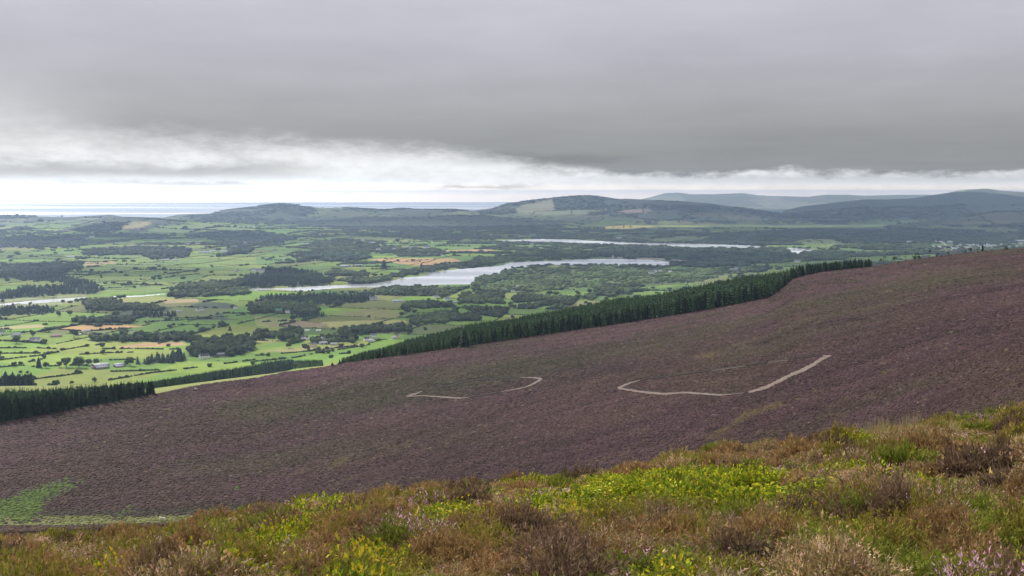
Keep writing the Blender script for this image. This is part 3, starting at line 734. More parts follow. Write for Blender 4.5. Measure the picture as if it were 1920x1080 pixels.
# ------------------------------------------------------------------ water
M_water = bpy.data.materials.new('lake_water')
nt, N, L = nodes(M_water)
b = N['Principled BSDF']; b.inputs['Base Color'].default_value = (.86, .90, .93, 1); b.inputs['Metallic'].default_value = .6; b.inputs['Roughness'].default_value = .22; b.inputs['IOR'].default_value = 1.33
geo = N.new('ShaderNodeNewGeometry'); no = N.new('ShaderNodeTexNoise'); no.inputs['Scale'].default_value = .12; no.inputs['Detail'].default_value = 3
mp = N.new('ShaderNodeMapping'); mp.inputs['Scale'].default_value = (.6, .25, 1)
L.new(geo.outputs['Position'], mp.inputs['Vector']); L.new(mp.outputs[0], no.inputs['Vector'])
bp = N.new('ShaderNodeBump'); bp.inputs['Strength'].default_value = .5; bp.inputs['Distance'].default_value = .8
L.new(no.outputs['Fac'], bp.inputs['Height']); L.new(bp.outputs[0], b.inputs['Normal'])
no2 = N.new('ShaderNodeTexNoise'); no2.inputs['Scale'].default_value = .004; mp2 = N.new('ShaderNodeMapping'); mp2.inputs['Scale'].default_value = (.4, 1.2, 1)
L.new(geo.outputs['Position'], mp2.inputs['Vector']); L.new(mp2.outputs[0], no2.inputs['Vector'])
mr = N.new('ShaderNodeMapRange'); mr.inputs['From Min'].default_value = .35; mr.inputs['From Max'].default_value = .65; mr.inputs['To Min'].default_value = .12; mr.inputs['To Max'].default_value = .34
L.new(no2.outputs['Fac'], mr.inputs['Value']); L.new(mr.outputs[0], b.inputs['Roughness'])


def flat_px(u, v, z):
    az, e = ae(u, v)
    r = (EYE - z) / e
    return np.sin(az) * r, np.cos(az) * r


def poly_mesh(name, pts, mat):
    bm = bmesh.new()
    vs = [bm.verts.new(p) for p in pts]
    f = bm.faces.new(vs)
    bmesh.ops.triangulate(bm, faces=[f])
    bm.normal_update()
    for f in bm.faces:
        if f.normal.z < 0: f.normal_flip()
    me = bpy.data.meshes.new(name); bm.to_mesh(me); bm.free()
    me.materials.append(mat)
    return me


for k, lab in (('lower', 'long bright reservoir winding through the valley'), ('upper', 'narrow bright reservoir further back on the right'), ('upper_end', 'small bright end of the upper reservoir beyond the trees'),
               ('narrows', 'thin bright arm of water at the left'), ('pond', 'pale reedy pond at the left edge')):
    p = np.array(LAKES[k], float)
    # a slightly uneven shore
    d = []
    for i in range(len(p)):
        a, c = p[i], p[(i + 1) % len(p)]
        n = max(1, int(np.hypot(*(c - a)) / 7))
        for j in range(n):
            qv = a + (c - a) * j / n
            d.append(qv + (np.array([0, random.uniform(-.55, .55)]) if j else 0))
    d = np.array(d)
    x, y = flat_px(d[:, 0], d[:, 1], 0.4)
    struct(link('lake', poly_mesh('lake', [(a, c, .4) for a, c in zip(x, y)], M_water)), lab)

M_sea = bpy.data.materials.new('sea_water')
nt, N, L = nodes(M_sea)
b = N['Principled BSDF']; b.inputs['Base Color'].default_value = (.97, .93, .86, 1); b.inputs['Metallic'].default_value = .9; b.inputs['IOR'].default_value = 1.33
geo = N.new('ShaderNodeNewGeometry'); no = N.new('ShaderNodeTexNoise'); no.inputs['Scale'].default_value = .0005; no.inputs['Detail'].default_value = 4
mp = N.new('ShaderNodeMapping'); mp.inputs['Scale'].default_value = (.15, 1, 1)
L.new(geo.outputs['Position'], mp.inputs['Vector']); L.new(mp.outputs[0], no.inputs['Vector'])
mr = N.new('ShaderNodeMapRange'); mr.inputs['From Min'].default_value = .35; mr.inputs['From Max'].default_value = .65; mr.inputs['To Min'].default_value = .08; mr.inputs['To Max'].default_value = .50
L.new(no.outputs['Fac'], mr.inputs['Value']); L.new(mr.outputs[0], b.inputs['Roughness'])
SEA_R = 41500; SEA_Z = -43.0
az = np.radians(np.linspace(-60, 60, 121))
pts = [(math.sin(a) * 14000, math.cos(a) * 14000, SEA_Z) for a in az] + [(math.sin(a) * SEA_R, math.cos(a) * SEA_R, SEA_Z) for a in az[::-1]]
n = len(az)
me = mesh_arrays('sea', np.array(pts), np.array([[i, i + 1, 2 * n - 2 - i, 2 * n - 1 - i] for i in range(n - 1)])[:, ::-1], M_sea)
struct(link('sea', me), 'pale shining sea on the horizon')

# ------------------------------------------------------------------ paths cut through the heather
M_path = mat_simple('bare_stony_path', (.150, .118, .100), .95, .45, .35)


M_shade_line = mat_simple('painted_shade_line', (.026, .020, .016), .95, .3, .5)  # dark strips painted for the shadow lines along the heather edges


def ribbon(name, pts, lab, mat=None):
    """pts: sighting u, v, full thickness"""
    p = np.array(pts, float)
    d = np.gradient(p[:, :2], axis=0); d /= np.maximum(np.hypot(d[:, 0], d[:, 1])[:, None], 1e-6)
    nrm = np.stack([-d[:, 1], d[:, 0]], -1)
    jit = rng.uniform(.7, 1.3, (len(p), 1))
    wdt = np.maximum(p[:, 2:3] * (.78 if mat is None else 1.5), .5)
    a = p[:, :2] + nrm * wdt * .5 * jit; c = p[:, :2] - nrm * wdt * .5 * jit[::-1]
    allp = np.vstack([a, c])
    x, y, z = unproject(allp[:, 0], allp[:, 1], rmin=100)
    n = len(p)
    V = np.stack([x, y, z + .28], -1)
    Fq = np.array([[i, i + 1, n + i + 1, n + i] for i in range(n - 1)])
    me = mesh_arrays(name, V, Fq, mat or M_path)
    struct(link(name, me), lab)


def dense(pts, step=6):
    p = np.array(pts, float); o = []
    for i in range(len(p) - 1):
        n = max(1, int(abs(np.hypot(*(p[i + 1, :2] - p[i, :2]))) / step))
        for j in range(n):
            o.append(p[i] + (p[i + 1] - p[i]) * j / n)
    o.append(p[-1])
    return np.array(o)


PATHS = [
    ([(792, 734, 1.8), (778, 739.5, 4.0), (762, 744, 3.0), (776, 743.6, 2.2), (796, 742.8, 2.4), (812, 744, 3.0), (840, 746, 3.8), (862, 747.6, 3.0), (880, 745.8, 1.0)], 'faint pale stony path at the left end of the left loop', 0),
    ([(940, 735.4, 1.0), (960, 732, 2.2), (978, 728.5, 2.8), (992, 724.2, 3.2), (1001, 720, 4.2), (1008, 716, 5.2), (1016, 711.5, 5.6), (1008, 709.8, 4.0), (996, 709, 2.6), (975, 709.2, 1.2)], 'pale hooked stony path at the right end of the left loop', 0),
    ([(1200, 714.5, 1.6), (1185, 718, 3.0), (1174, 722, 4.6), (1165, 726, 5.4), (1158, 728.6, 4.8), (1177, 732, 4.6), (1210, 737, 5), (1247, 740, 5.2), (1266, 738.4, 4.4), (1285, 737.2, 4.0), (1322, 740, 4.6), (1350, 742, 4.0), (1366, 741, 1.6), (1384, 739, .9), (1396, 737.8, .8)], 'pale curved stony path at the left end of the right loop', 0),
    ([(1404, 737, 4.6), (1422, 732, 6.5), (1440, 726, 7), (1458, 717, 8), (1472, 710, 8.5), (1486, 703, 7.5), (1498, 698.5, 8.5), (1510, 693, 9), (1528, 683, 8), (1540, 675, 7), (1550, 670, 5), (1558, 668, 3), (1543, 668.4, 2.4)], 'broad pale stony path climbing at the right end of the right loop', 0),
    ([(1478, 676, 1.1), (1460, 678.4, 1.0), (1440, 681, .8)], 'short pale path stretch on the top line of the right loop, right one', 0), ([(1397, 687.5, .8), (1366, 692, 1.0), (1335, 696, .8)], 'short pale path stretch on the top line of the right loop, left one', 0),
    ([(800, 733, .9), (842, 724, 1.3), (867, 718, 1.4), (890, 714, 1.1), (917, 711, 1.3), (950, 709.4, 1.0), (980, 708.2, .9)], 'thin painted shadow line along the top of the left loop', 1), ([(878, 745.6, 1.2), (905, 741.6, 1.5), (942, 734.6, 1.2), (985, 725.4, 1.0)], 'thin painted shadow line along the bottom of the left loop', 1),
    ([(1190, 715.6, 1.0), (1212, 711, 1.2), (1240, 707.6, 1.3), (1272, 703.4, 1.4), (1300, 699.6, 1.5), (1335, 694.4, 1.6), (1370, 690, 1.5), (1397, 685.8, 1.4), (1440, 679.6, 1.2), (1490, 672.6, 1.2), (1540, 667, 1.0)], 'long thin painted shadow line along the top of the right loop', 1),
    ([(1178, 724, 1.2), (1215, 734, 1.3), (1247, 737.4, 1.2), (1285, 734.8, 1.2), (1322, 737.6, 1.2), (1366, 739.6, 1.3), (1400, 735.4, 1.3)], 'painted shadow edge along the bottom of the right loop', 1)]
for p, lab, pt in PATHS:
    ribbon('path' if not pt else 'shade_line', dense(p, 2.5), lab, M_shade_line if pt else None)

# ------------------------------------------------------------------ buildings (sighting of the foot, width in sighting columns, kind, turn, label)
HOUSES = [
    (30, 632, 15, 'stone', .35, 'grey stone farmhouse with pale roof at the far left edge of the fields'), (66, 641, 18, 'white', -.3, 'white gabled farmhouse with grey roof below the stone farmhouse'), (52, 642, 9, 'shed', .5, 'small reddish outhouse left of the white gabled farmhouse'),
    (105, 631.5, 17, 'long', .05, 'long low tan house among the trees right of the farmhouses'), (163, 622.5, 10, 'grey', .1, 'grey shed roof showing over the trees below the orange field'), (147, 629, 9, 'whiteflat', 0, 'low white roofed shed left of the tree belt'),
    (3, 627, 8, 'white', .1, 'white cottage cut by the left edge'), (375, 583, 14, 'white', .25, 'pale cottage with grey roof in the fields left of the woods with the green shed'), (336, 585, 9, 'grey', .1, 'small grey house beside a hedge left of the pale cottage'), (442, 579, 7, 'white', .4, 'small white house in the trees right of the pale cottage'),
    (383, 672, 19, 'whitedark', .45, 'white house with dark roof in front of the big dark clump'), (413, 667, 20, 'shed', .2, 'long grey shed under the trees right of the white house with dark roof'), (247, 625, 6, 'white', 0, 'tiny white house at the end of the long belt'),
    (572, 636.5, 15, 'whitedark', -.4, 'white house with two gables left of the cottages'), (608, 636, 10, 'whitedark', .5, 'smaller white house between the round trees and the two gabled one'), (646, 633, 6, 'grey', .9, 'pale grey house half hidden between trees'),
    (587, 650, 13, 'cream', .75, 'cream cottage with its gable towards us'), (606, 645, 14, 'grey', .1, 'low grey shed right of the cream cottage'), (626, 647, 11, 'grey', 0, 'flat grey shed second right of the cream cottage'),
    (689, 639, 15, 'whitedark', .3, 'large white house left of the long plantation'), (696, 641, 12, 'grey', -.3, 'grey outbuildings in front of the large white house'), (701, 633, 11, 'white', .1, 'pale roofed building behind the large white house'),
    (744, 634, 8, 'cream', .8, 'cream gabled house at the edge of the long plantation'), (738, 635, 8, 'grey', .2, 'grey lean-to shed beside the cream gabled house'), (522, 585, 13, 'green', .1, 'farm shed with a green roof among the woods'), (539, 587, 8, 'white', 0, 'low white building right of the green roofed shed'),
    (700, 563, 15, 'white', 0, 'long white house on the lake side fields'), (745, 566, 17, 'grey', .1, 'long grey farm building right of the long white house'), (817, 558.5, 10, 'white', .2, 'pale house by the near shore wood'), (838, 563, 13, 'white', .5, 'white bungalow right of the near shore wood'), (853, 568, 9, 'grey', .1, 'grey house right of the white bungalow'),
    (487, 509, 18, 'white', .1, 'white farm buildings above the wooded headland'), (650, 500, 22, 'grey', .05, 'long pale farm shed in the fields above the lake'), (672, 498.5, 12, 'grey', .1, 'second pale farm shed at the end of the long one'), (572, 458, 12, 'grey', 0, 'pale sheds in the fields beyond the flat plantation'),
    (710, 468, 8, 'white', .2, 'pale house in the woods left of the far tan fields'), (739, 467, 8, 'white', 0, 'white house in the woods, second from the left above the flat plantation'), (769, 465.5, 6, 'white', 0, 'small white house in the woods, third from the left above the flat plantation'), (801, 465, 13, 'white', .1, 'largest white house in the woods beyond the orange field'),
    (697, 455.5, 9, 'grey', 0, 'grey farm below the long pale field'), (829, 480, 5, 'white', .7, 'tall white house at the end of the orange field woods'), (680, 451, 6, 'white', 0, 'white dot of a house on the long pale field'), (729, 433, 4, 'white', 0, 'tiny white house below the middle ridge'), (920, 441, 5, 'white', 0, 'small pinkish white house near the upper reservoir end'),
    (384, 474, 20, 'grey', .05, 'long grey sheds of the far farm beside the pines'), (399, 472, 11, 'grey', .1, 'grey shed behind the long sheds of the far farm'), (420, 472.5, 13, 'grey', 0, 'grey shed of the far farm between the pines'), (310, 488, 12, 'grey', .1, 'pale grey house in front of the dark woods'), (329, 489, 9, 'grey', 0, 'low shed right of the pale grey house by the dark woods'),
    (442, 510, 8, 'grey', .3, 'house with grey roof above the narrow arm'), (476, 508, 9, 'white', 0, 'white cottage left of the wooded headland farm'), (135, 482.5, 14, 'grey', 0, 'long pale farmstead in the far left fields'), (172, 445, 9, 'white', 0, 'white house below the left hill'), (352, 457.5, 9, 'white', 0, 'white house by the tan field under the left hill'), (371, 457, 10, 'white', 0, 'white farm right of the tan field under the left hill'),
    (460, 455.5, 8, 'white', 0, 'white house in the bright field beyond the far farm'), (6, 466.5, 7, 'white', 0, 'white house at the far left below the woods'), (31, 465, 6, 'white', 0, 'white house second from the left below the far left woods'), (110, 465, 5, 'white', 0, 'white house right of the far left woods'), (257, 430, 9, 'white', 0, 'pale farm on the side of the left hill'), (404, 544.5, 5, 'white', 0, 'tiny white hut by the narrow arm of the lake'),
    (1221, 513, 10, 'white', .2, 'white house with outbuildings in the scrub south of the lake'), (1229, 509.5, 6, 'white', .6, 'small white house behind the one in the scrub'), (1238, 509, 6, 'grey', .1, 'small pale house right of the white one in the scrub'), (1257, 510.5, 6, 'white', .5, 'pointed white house by the right end of the lake'),
    (1382, 505, 9, 'white', .1, 'white house among trees right of the lake end'), (1372, 506, 7, 'grey', .2, 'grey house left of the white one right of the lake end'), (1160, 447, 11, 'white', 0, 'pale house on the far shore of the upper lake'), (1260, 422, 5, 'white', .3, 'white house beside the yellow field far away'), (1057, 434, 8, 'white', 0, 'pale house in the far fields left of the yellow field'),
    (962, 548, 7, 'white', .3, 'white house below the left end of the scrub wood'), (970, 538, 5, 'grey', 0, 'small house in the scrub left of the lake point'), (997, 458.5, 7, 'white', 0, 'white house on the near bank of the upper lake'), (1495, 491.5, 11, 'white', .05, 'long white shed in a bright field before the plantation end'),
    (1705, 454, 10, 'white', 0, 'row of pale houses above the skyline pines'), (1912, 452, 13, 'grey', 0, 'big pale grey shed at the right edge beyond the village'), (1914, 457, 8, 'white', 0, 'white shed just below the big grey shed at the right edge')]
_rv = random.Random(21)
VILLAGE = []
_vp = [(1754, 454), (1766, 455), (1769, 457), (1778, 455), (1781, 454), (1784, 455), (1764, 454.6), (1772, 460), (1763, 464), (1751, 463), (1759, 463.4), (1783, 465), (1787, 467), (1793, 463), (1797, 462.5), (1800, 460.5), (1792, 467), (1796, 466.5), (1786, 470), (1772, 467),
       (1802, 460), (1808, 465.5), (1812, 465), (1816, 465.3), (1820, 465.3), (1814, 461), (1819, 461.5), (1833, 461), (1837, 464), (1844, 461.5), (1852, 460), (1855, 462), (1858, 462.5), (1862, 461), (1851, 462.8), (1866, 462), (1841, 467), (1816, 469), (1891, 463), (1893, 464), (1900, 459), (1907, 463), (1825, 460.2), (1877, 459.5)]
for _i, (a, c) in enumerate(_vp):
    VILLAGE.append((a, c, _rv.uniform(3.0, 5.2), 'white' if _rv.random() < .75 else 'grey', _rv.uniform(-.6, .6)))
ALLH = [(h[0], h[1], h[2]) for h in HOUSES] + [(h[0], h[1], h[2]) for h in VILLAGE] + [(188, 691, 34), (224, 688, 26), (572, 620.5, 12), (597, 620.5, 8), (1149, 483, 5)]


def hides_house(u, v, hpx):
    m = np.zeros(u.shape, bool)
    for a, c, w in ALLH:
        m |= (np.abs(u - a) < w * .5 + 1.5) & (v > c - 1.5) & (v < c + 15) & (v - hpx < c - .5)
    return m

# ------------------------------------------------------------------ plant templates (verts, triangles, colours)
def ico(sub, jit, seed, flat=1.0):
    bm = bmesh.new(); bmesh.ops.create_icosphere(bm, subdivisions=sub, radius=1)
    rr = random.Random(seed)
    for v in bm.verts:
        v.co *= 1 + rr.uniform(-jit, jit); v.co.z *= flat
    V = np.array([v.co[:] for v in bm.verts]); Fc = np.array([[v.index for v in f.verts] for f in bm.faces]); bm.free()
    return V, Fc


def tri_soup(tris, cols):
    V = np.array(tris, float).reshape(-1, 3); return V, np.arange(len(V)).reshape(-1, 3), np.repeat(np.array(cols, float), 3, 0)


def rnd_unit(rr):
    while True:
        v = Vector((rr.uniform(-1, 1), rr.uniform(-1, 1), rr.uniform(-1, 1)))
        if .05 < v.length < 1: return v.normalized()


def t_conifer(seed, tiers=13, br=9, slim=.23):
    """unit-height spruce crown: tiers of drooping boughs round a thin core"""
    rr = random.Random(seed); T = []; C = []
    for i in range(tiers):
        f = i / (tiers - 1)
        z = .06 + .9 * f
        R = slim * (1 - f) ** .54 * rr.uniform(.85, 1.12) + .012
        n = max(5, int(br * (1 - .45 * f)))
        a0 = rr.uniform(0, 6.3)
        for k in range(n):
            a = a0 + 6.283 * k / n + rr.uniform(-.25, .25)
            L_ = R * rr.uniform(.7, 1.18); w = L_ * .42
            ca, sa = math.cos(a), math.sin(a)
            tip = Vector((ca * L_, sa * L_, z - .035 - L_ * .22 + rr.uniform(-.01, .01)))
            root = Vector((ca * .01, sa * .01, z + .055))
            m1 = Vector((ca * L_ * .55 - sa * w, sa * L_ * .55 + ca * w, z - .01)); m2 = Vector((ca * L_ * .55 + sa * w, sa * L_ * .55 - ca * w, z - .01))
            low = Vector((ca * L_ * .5, sa * L_ * .5, z - .07))
            s = rr.uniform(.75, 1.3)
            T += [[root, m1, tip], [root, tip, m2], [m1, low, tip], [m2, tip, low]]; C += [(s, s, s)] * 4
    T.append([Vector((.015, 0, .93)), Vector((-.012, .012, .93)), Vector((0, 0, .99))]); C.append((1.1, 1.1, 1.1))
    n = 6
    for k in range(n):   # darker inner cone
        a, b2 = 6.283 * k / n, 6.283 * (k + 1) / n
        T.append([Vector((math.cos(a) * slim * .55, math.sin(a) * slim * .55, .04)), Vector((math.cos(b2) * slim * .55, math.sin(b2) * slim * .55, .04)), Vector((0, 0, .93))]); C.append((.6, .6, .6))
    return tri_soup(T, C)


def t_broad(seed, lumps=8, leaves=46, sz=.10):
    """unit-height broadleaf crown: leaf sprays over several lumps"""
    rr = random.Random(seed); T = []; C = []
    L_ = [(Vector((0, 0, .58)), .30)]
    for i in range(lumps):
        a = 6.283 * i / lumps + rr.uniform(-.4, .4); d = rr.uniform(.16, .3); z = rr.uniform(.34, .78)
        L_.append((Vector((math.cos(a) * d, math.sin(a) * d, z)), rr.uniform(.15, .24)))
    V0, F0 = ico(1, .18, seed)
    for c, R in L_:
        g = rr.uniform(.8, 1.2)
        for f in F0:
            T.append([c + Vector(V0[i]) * R * .86 for i in f]); C.append((.85 * g,) * 3)
        for k in range(leaves):
            n = rnd_unit(rr)
            if n.z < -.6: n.z = -n.z
            p = c + n * R * rr.uniform(.85, 1.12)
            t1 = n.cross(rnd_unit(rr)).normalized(); t2 = n.cross(t1)
            s = sz * rr.uniform(.5, 1.1); tl = rr.uniform(-.5, .9)
            g2 = g * rr.uniform(.7, 1.35)
            T.append([p + t1 * s * .6 + n * tl * s * .3, p - t1 * s * .6, p + t2 * s + n * tl * s * .5]); C.append((g2,) * 3)
    return tri_soup(T, C)


def t_trunk(h, r0, r1, seed, limbs=5, n=6, spread=.2):
    rr = random.Random(seed); T = []; C = []

    def tube(a, b2, ra, rb):
        d = (b2 - a).normalized(); x = d.cross(Vector((.3, .9, .2))).normalized(); y = d.cross(x)
        A = [a + (x * math.cos(6.283 * k / n) + y * math.sin(6.283 * k / n)) * ra for k in range(n)]
        B = [b2 + (x * math.cos(6.283 * k / n) + y * math.sin(6.283 * k / n)) * rb for k in range(n)]
        for k in range(n):
            j = (k + 1) % n
            T.extend([[A[k], A[j], B[j]], [A[k], B[j], B[k]]]); C.extend([(1, 1, 1)] * 2)
    tube(Vector((0, 0, -.03)), Vector((.01, .01, h)), r0, r1)
    for i in range(limbs):
        a = 6.283 * i / max(limbs, 1) + rr.uniform(-.4, .4); z = h * rr.uniform(.55, .95)
        tube(Vector((0, 0, z)), Vector((math.cos(a) * spread, math.sin(a) * spread, z + rr.uniform(.12, .25))), r1 * .8, r1 * .25)
    return tri_soup(T, C)


def t_clump(seed):
    """very low bush or far crown"""
    V, Fc = ico(1, .28, seed)
    V[:, 2] = V[:, 2] * .5 + .48
    C = np.ones((len(V), 3)) * rng.uniform(.75, 1.25, (len(V), 1))
    return V * np.array([.5, .5, 1]), Fc, C


def t_mound(seed):
    """one heather clump seen from afar: a ragged low dome"""
    rr = random.Random(seed); n = 6; T = []; C = []
    for ring in range(1):
        P0 = [Vector((math.cos(6.283 * k / n) * rr.uniform(.42, .62), math.sin(6.283 * k / n) * rr.uniform(.42, .62), rr.uniform(-.08, .05))) for k in range(n)]
        P1 = [Vector((math.cos(6.283 * (k + .5) / n) * rr.uniform(.2, .42), math.sin(6.283 * (k + .5) / n) * rr.uniform(.2, .42), rr.uniform(.22, .5))) for k in range(n)]
        top = Vector((rr.uniform(-.1, .1), rr.uniform(-.1, .1), rr.uniform(.4, .6)))
        for k in range(n):
            j = (k + 1) % n; g = rr.uniform(.78, 1.26)
            T += [[P0[k], P0[j], P1[k]], [P1[k], P0[j], P1[j]], [P1[k], P1[j], top]]; C += [(g,) * 3, (g * rr.uniform(.8, 1.2),) * 3, (g * 1.1,) * 3]
    return tri_soup(T, C)


def leaf_strip(T, C, p, d, L_, w, c, n=2, bend=.3, rr=random):
    """bent narrow blade"""
    side = d.cross(rnd_unit(rr)).normalized() * w * .5
    q0 = p; dd = d.copy()
    for i in range(n):
        q1 = q0 + dd * (L_ / n)
        w0 = side * (1 - i / n * .75); w1 = side * (1 - (i + 1) / n * .75)
        T.extend([[q0 - w0, q0 + w0, q1 + w1], [q0 - w0, q1 + w1, q1 - w1]]); C.extend([c, c])
        q0 = q1; dd = (dd + Vector((d.x, d.y, -.5)) * bend / n).normalized()


def t_heather(seed, stems=38, h=.32, R=.2, stemc=(.13, .09, .055), leaf=(.105, .115, .03), flower=None, ff=.0, detail=1, fat=1.0, tipc=None, flecks=8):
    """upright wiry shoots set with small sprigs; the flower kinds carry blossom at some shoot tips"""
    rr = random.Random(seed); T = []; C = []
    for i in range(stems):
        a = rr.uniform(0, 6.283); d = math.sqrt(rr.random())
        b0 = Vector((math.cos(a) * d * R * .5, math.sin(a) * d * R * .5, 0))
        tip = Vector((math.cos(a) * d * R * 1.1, math.sin(a) * d * R * 1.1, h * (1.08 - .5 * d * d) * rr.uniform(.72, 1.15)))
        ax = (tip - b0); L_ = ax.length; ax.normalize()
        if detail: leaf_strip(T, C, b0, ax, L_ * .8, .006 * fat, tuple(x * rr.uniform(.7, 1.3) for x in stemc), 1, 0, rr)
        fl = flower is not None and rr.random() < ff
        g0 = rr.uniform(.75, 1.25)
        base = tipc if (tipc and rr.random() < .4) else leaf
        for k in range(flecks):
            f = rr.uniform(.4, 1.0)
            o = b0 + (tip - b0) * f + rnd_unit(rr) * .016 * fat
            dirn = (ax * .8 + rnd_unit(rr) * .75).normalized()
            sm = .62 if (fl and f > .62) else 1.0
            ll = .046 * fat * sm * rr.uniform(.6, 1.3); w = .0075 * fat * sm ** .5 * rr.uniform(.7, 1.4)
            s1 = dirn.cross(rnd_unit(rr)).normalized()
            g = g0 * rr.uniform(.7, 1.35)
            if fl and f > .62: c = tuple(x * rr.uniform(.75, 1.2) for x in flower)
            else: c = tuple(x * g for x in base)
            T.append([o - s1 * w, o + s1 * w, o + dirn * ll]); C.append(c)
    return tri_soup(T, C)


def t_bilberry(seed, stems=16, h=.30, R=.2, fat=1.0, leaves=12, c0=(.20, .30, .035), c1=(.42, .44, .04), c2=(.10, .20, .03)):
    rr = random.Random(seed); T = []; C = []
    for i in range(stems):
        a = rr.uniform(0, 6.283); d = math.sqrt(rr.random())
        b0 = Vector((math.cos(a) * d * R * .7, math.sin(a) * d * R * .7, 0))
        tip = b0 + Vector((math.cos(a) * d * R * .4, math.sin(a) * d * R * .4, h * rr.uniform(.6, 1.1)))
        leaf_strip(T, C, b0, (tip - b0).normalized(), (tip - b0).length, .006 * fat, (.10, .15, .03), 1, 0, rr)
        for k in range(leaves):
            t = rr.uniform(.3, 1.0)
            p = b0 + (tip - b0) * t
            dirn = (rnd_unit(rr) + Vector((0, 0, .7))).normalized()
            ll = .030 * fat * rr.uniform(.7, 1.2); w = ll * .33
            s1 = dirn.cross(rnd_unit(rr)).normalized()
            x = rr.random()
            c = c1 if x < .18 + .3 * (t > .8) else (c0 if x < .75 else c2)
            c = tuple(q_ * rr.uniform(.8, 1.2) for q_ in c)
            m = p + dirn * ll * .5; e = p + dirn * ll
            T.extend([[p, m - s1 * w, m + s1 * w], [m - s1 * w, e, m + s1 * w]]); C.extend([c, c])
    return tri_soup(T, C)


def t_grass(seed, blades=36, h=.34, R=.13, fat=1.0, c0=(.135, .165, .030), c1=(.36, .28, .12), dry=.35):
    rr = random.Random(seed); T = []; C = []
    for i in range(blades):
        a = rr.uniform(0, 6.283); d = math.sqrt(rr.random())
        p = Vector((math.cos(a) * d * R * .5, math.sin(a) * d * R * .5, 0))
        dr = Vector((math.cos(a) * d * .55 + rr.uniform(-.15, .15), math.sin(a) * d * .55 + rr.uniform(-.15, .15), 1)).normalized()
        c = c1 if rr.random() < dry else c0
        leaf_strip(T, C, p, dr, h * rr.uniform(.5, 1.15), .009 * fat, tuple(x * rr.uniform(.75, 1.25) for x in c), 3, .5, rr)
    return tri_soup(T, C)


M_leaf = mat_attr('heath_foliage', rough=.8, scales=((6, .15),), transl=.25)
M_leafi = mat_attr('heath_foliage_shrub', rough=.8, scales=((6, .15),), transl=.25, objrand=.12)
M_clump = mat_attr('heather_clumps', rough=.9, scales=((.7, .2),))
M_conf = mat_attr('spruce_needles', rough=.85, scales=((.25, .3),), objrand=.18)
M_broad = mat_attr('broad_leaves', rough=.85, scales=((.2, .25),), transl=.12, objrand=.2)
M_hedge = mat_attr('hedge_leaves', rough=.85, scales=((.25, .3),), objrand=.15)
M_bark = mat_simple('bark', (.09, .07, .055), .95, .3, 3)
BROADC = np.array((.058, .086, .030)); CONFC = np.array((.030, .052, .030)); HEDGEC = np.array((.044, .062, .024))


def up_rot(n): return rng.uniform(0, 2 * math.pi, n)


# ------------------------------------------------------------------ heather clumps over the whole middle slope
def polar_pts(az0, az1, ra, rb, sp_az, sp_r, grow=True):
    """jittered points, spacing in radians of azimuth and as a share of the distance"""
    na = int((az1 - az0) / sp_az); nr = int(math.log(rb / ra) / sp_r)
    A, Rr = np.meshgrid(az0 + (np.arange(na) + .5) * sp_az, np.arange(nr))
    A = A + rng.uniform(-.5, .5, A.shape) * sp_az
    Rr = ra * np.exp((Rr + .5 + rng.uniform(-.5, .5, A.shape)) * sp_r)
    return A.ravel(), Rr.ravel()


A, Rr = polar_pts(R_(-30), R_(29), 235, 900, .0023, .0033)
ck, _h = controls(A)
ok = (Rr > ck[4] - 20) & (Rr < ck[5] + 2)
A, Rr = A[ok], Rr[ok]
X = np.sin(A) * Rr; Y = np.cos(A) * Rr; Z = height(X, Y)
U, V = proj(X, Y, Z)
cc, br, md = heather_cover(X, Y, U, V)
bsel = br > rng.random(len(X)) * .9 + .05
cc = np.where(bsel[:, None], np.array((.070, .108, .022)), np.where((br > .02)[:, None], np.array((.052, .040, .032)), cc))
br = bsel.astype(float)
keep = rng.random(len(X)) > md * .3
cc = np.where((md > .5)[:, None], cc * np.array((1.1, 1.15, .9)), cc)
# leave the bare paths open
for pts, lab, _pt in PATHS:
    p = dense(pts, 3)
    for i in range(len(p)):
        w = p[i, 2] * (.33 if not _pt else .9) + .45 + .7 * _pt
        keep &= ~((np.abs(U - p[i, 0]) < 2.6) & (V - p[i, 1] < w) & (V - p[i, 1] > -w))
X, Y, Z, cc, br, Rr = X[keep], Y[keep], Z[keep], cc[keep], br[keep], Rr[keep]
n = len(X)
pk = rng.random(n)
tint = cc * rng.uniform(.86, 1.15, (n, 1))
fl = (pk < .10) & (br < .3)
tint[fl] = tint[fl] * .6 + np.array((.105, .056, .074)) * .4
dk = pk > .94
tint[dk] *= .62
tn = (pk > .10) & (pk < .107) & (br < .3)
tint[tn] = np.array((.105, .085, .045))
sz = Rr * .0037 * rng.uniform(.65, 1.3, n)
parts = []
for k in range(4):
    m = (np.arange(n) % 4) == k
    parts.append(scatter(t_mound(300 + k), np.stack([X, Y, Z - .05], -1)[m], up_rot(m.sum()), np.stack([sz, sz, np.clip(.42 + .20 * sz, .3, .85) * rng.uniform(.7, 1.3, n)], -1)[m], tint[m]))
V_, F_, C_ = merge(parts)
stuff(link('heather_carpet', mesh_arrays('heather_carpet', V_, F_, M_clump, np.clip(C_, .005, .8))), 'purple brown heather clumps covering the whole middle slope', 'heather')
print('heather clumps', n, len(F_))

# ------------------------------------------------------------------ spruces
CONI = [t_conifer(400 + i, 14, 11, .22 + .035 * (i % 3)) for i in range(6)]
CONL = [t_conifer(450 + i, 8, 8, .30) for i in range(4)]


def col_t(t, c):
    return t[0], t[1], t[2] * np.asarray(c)


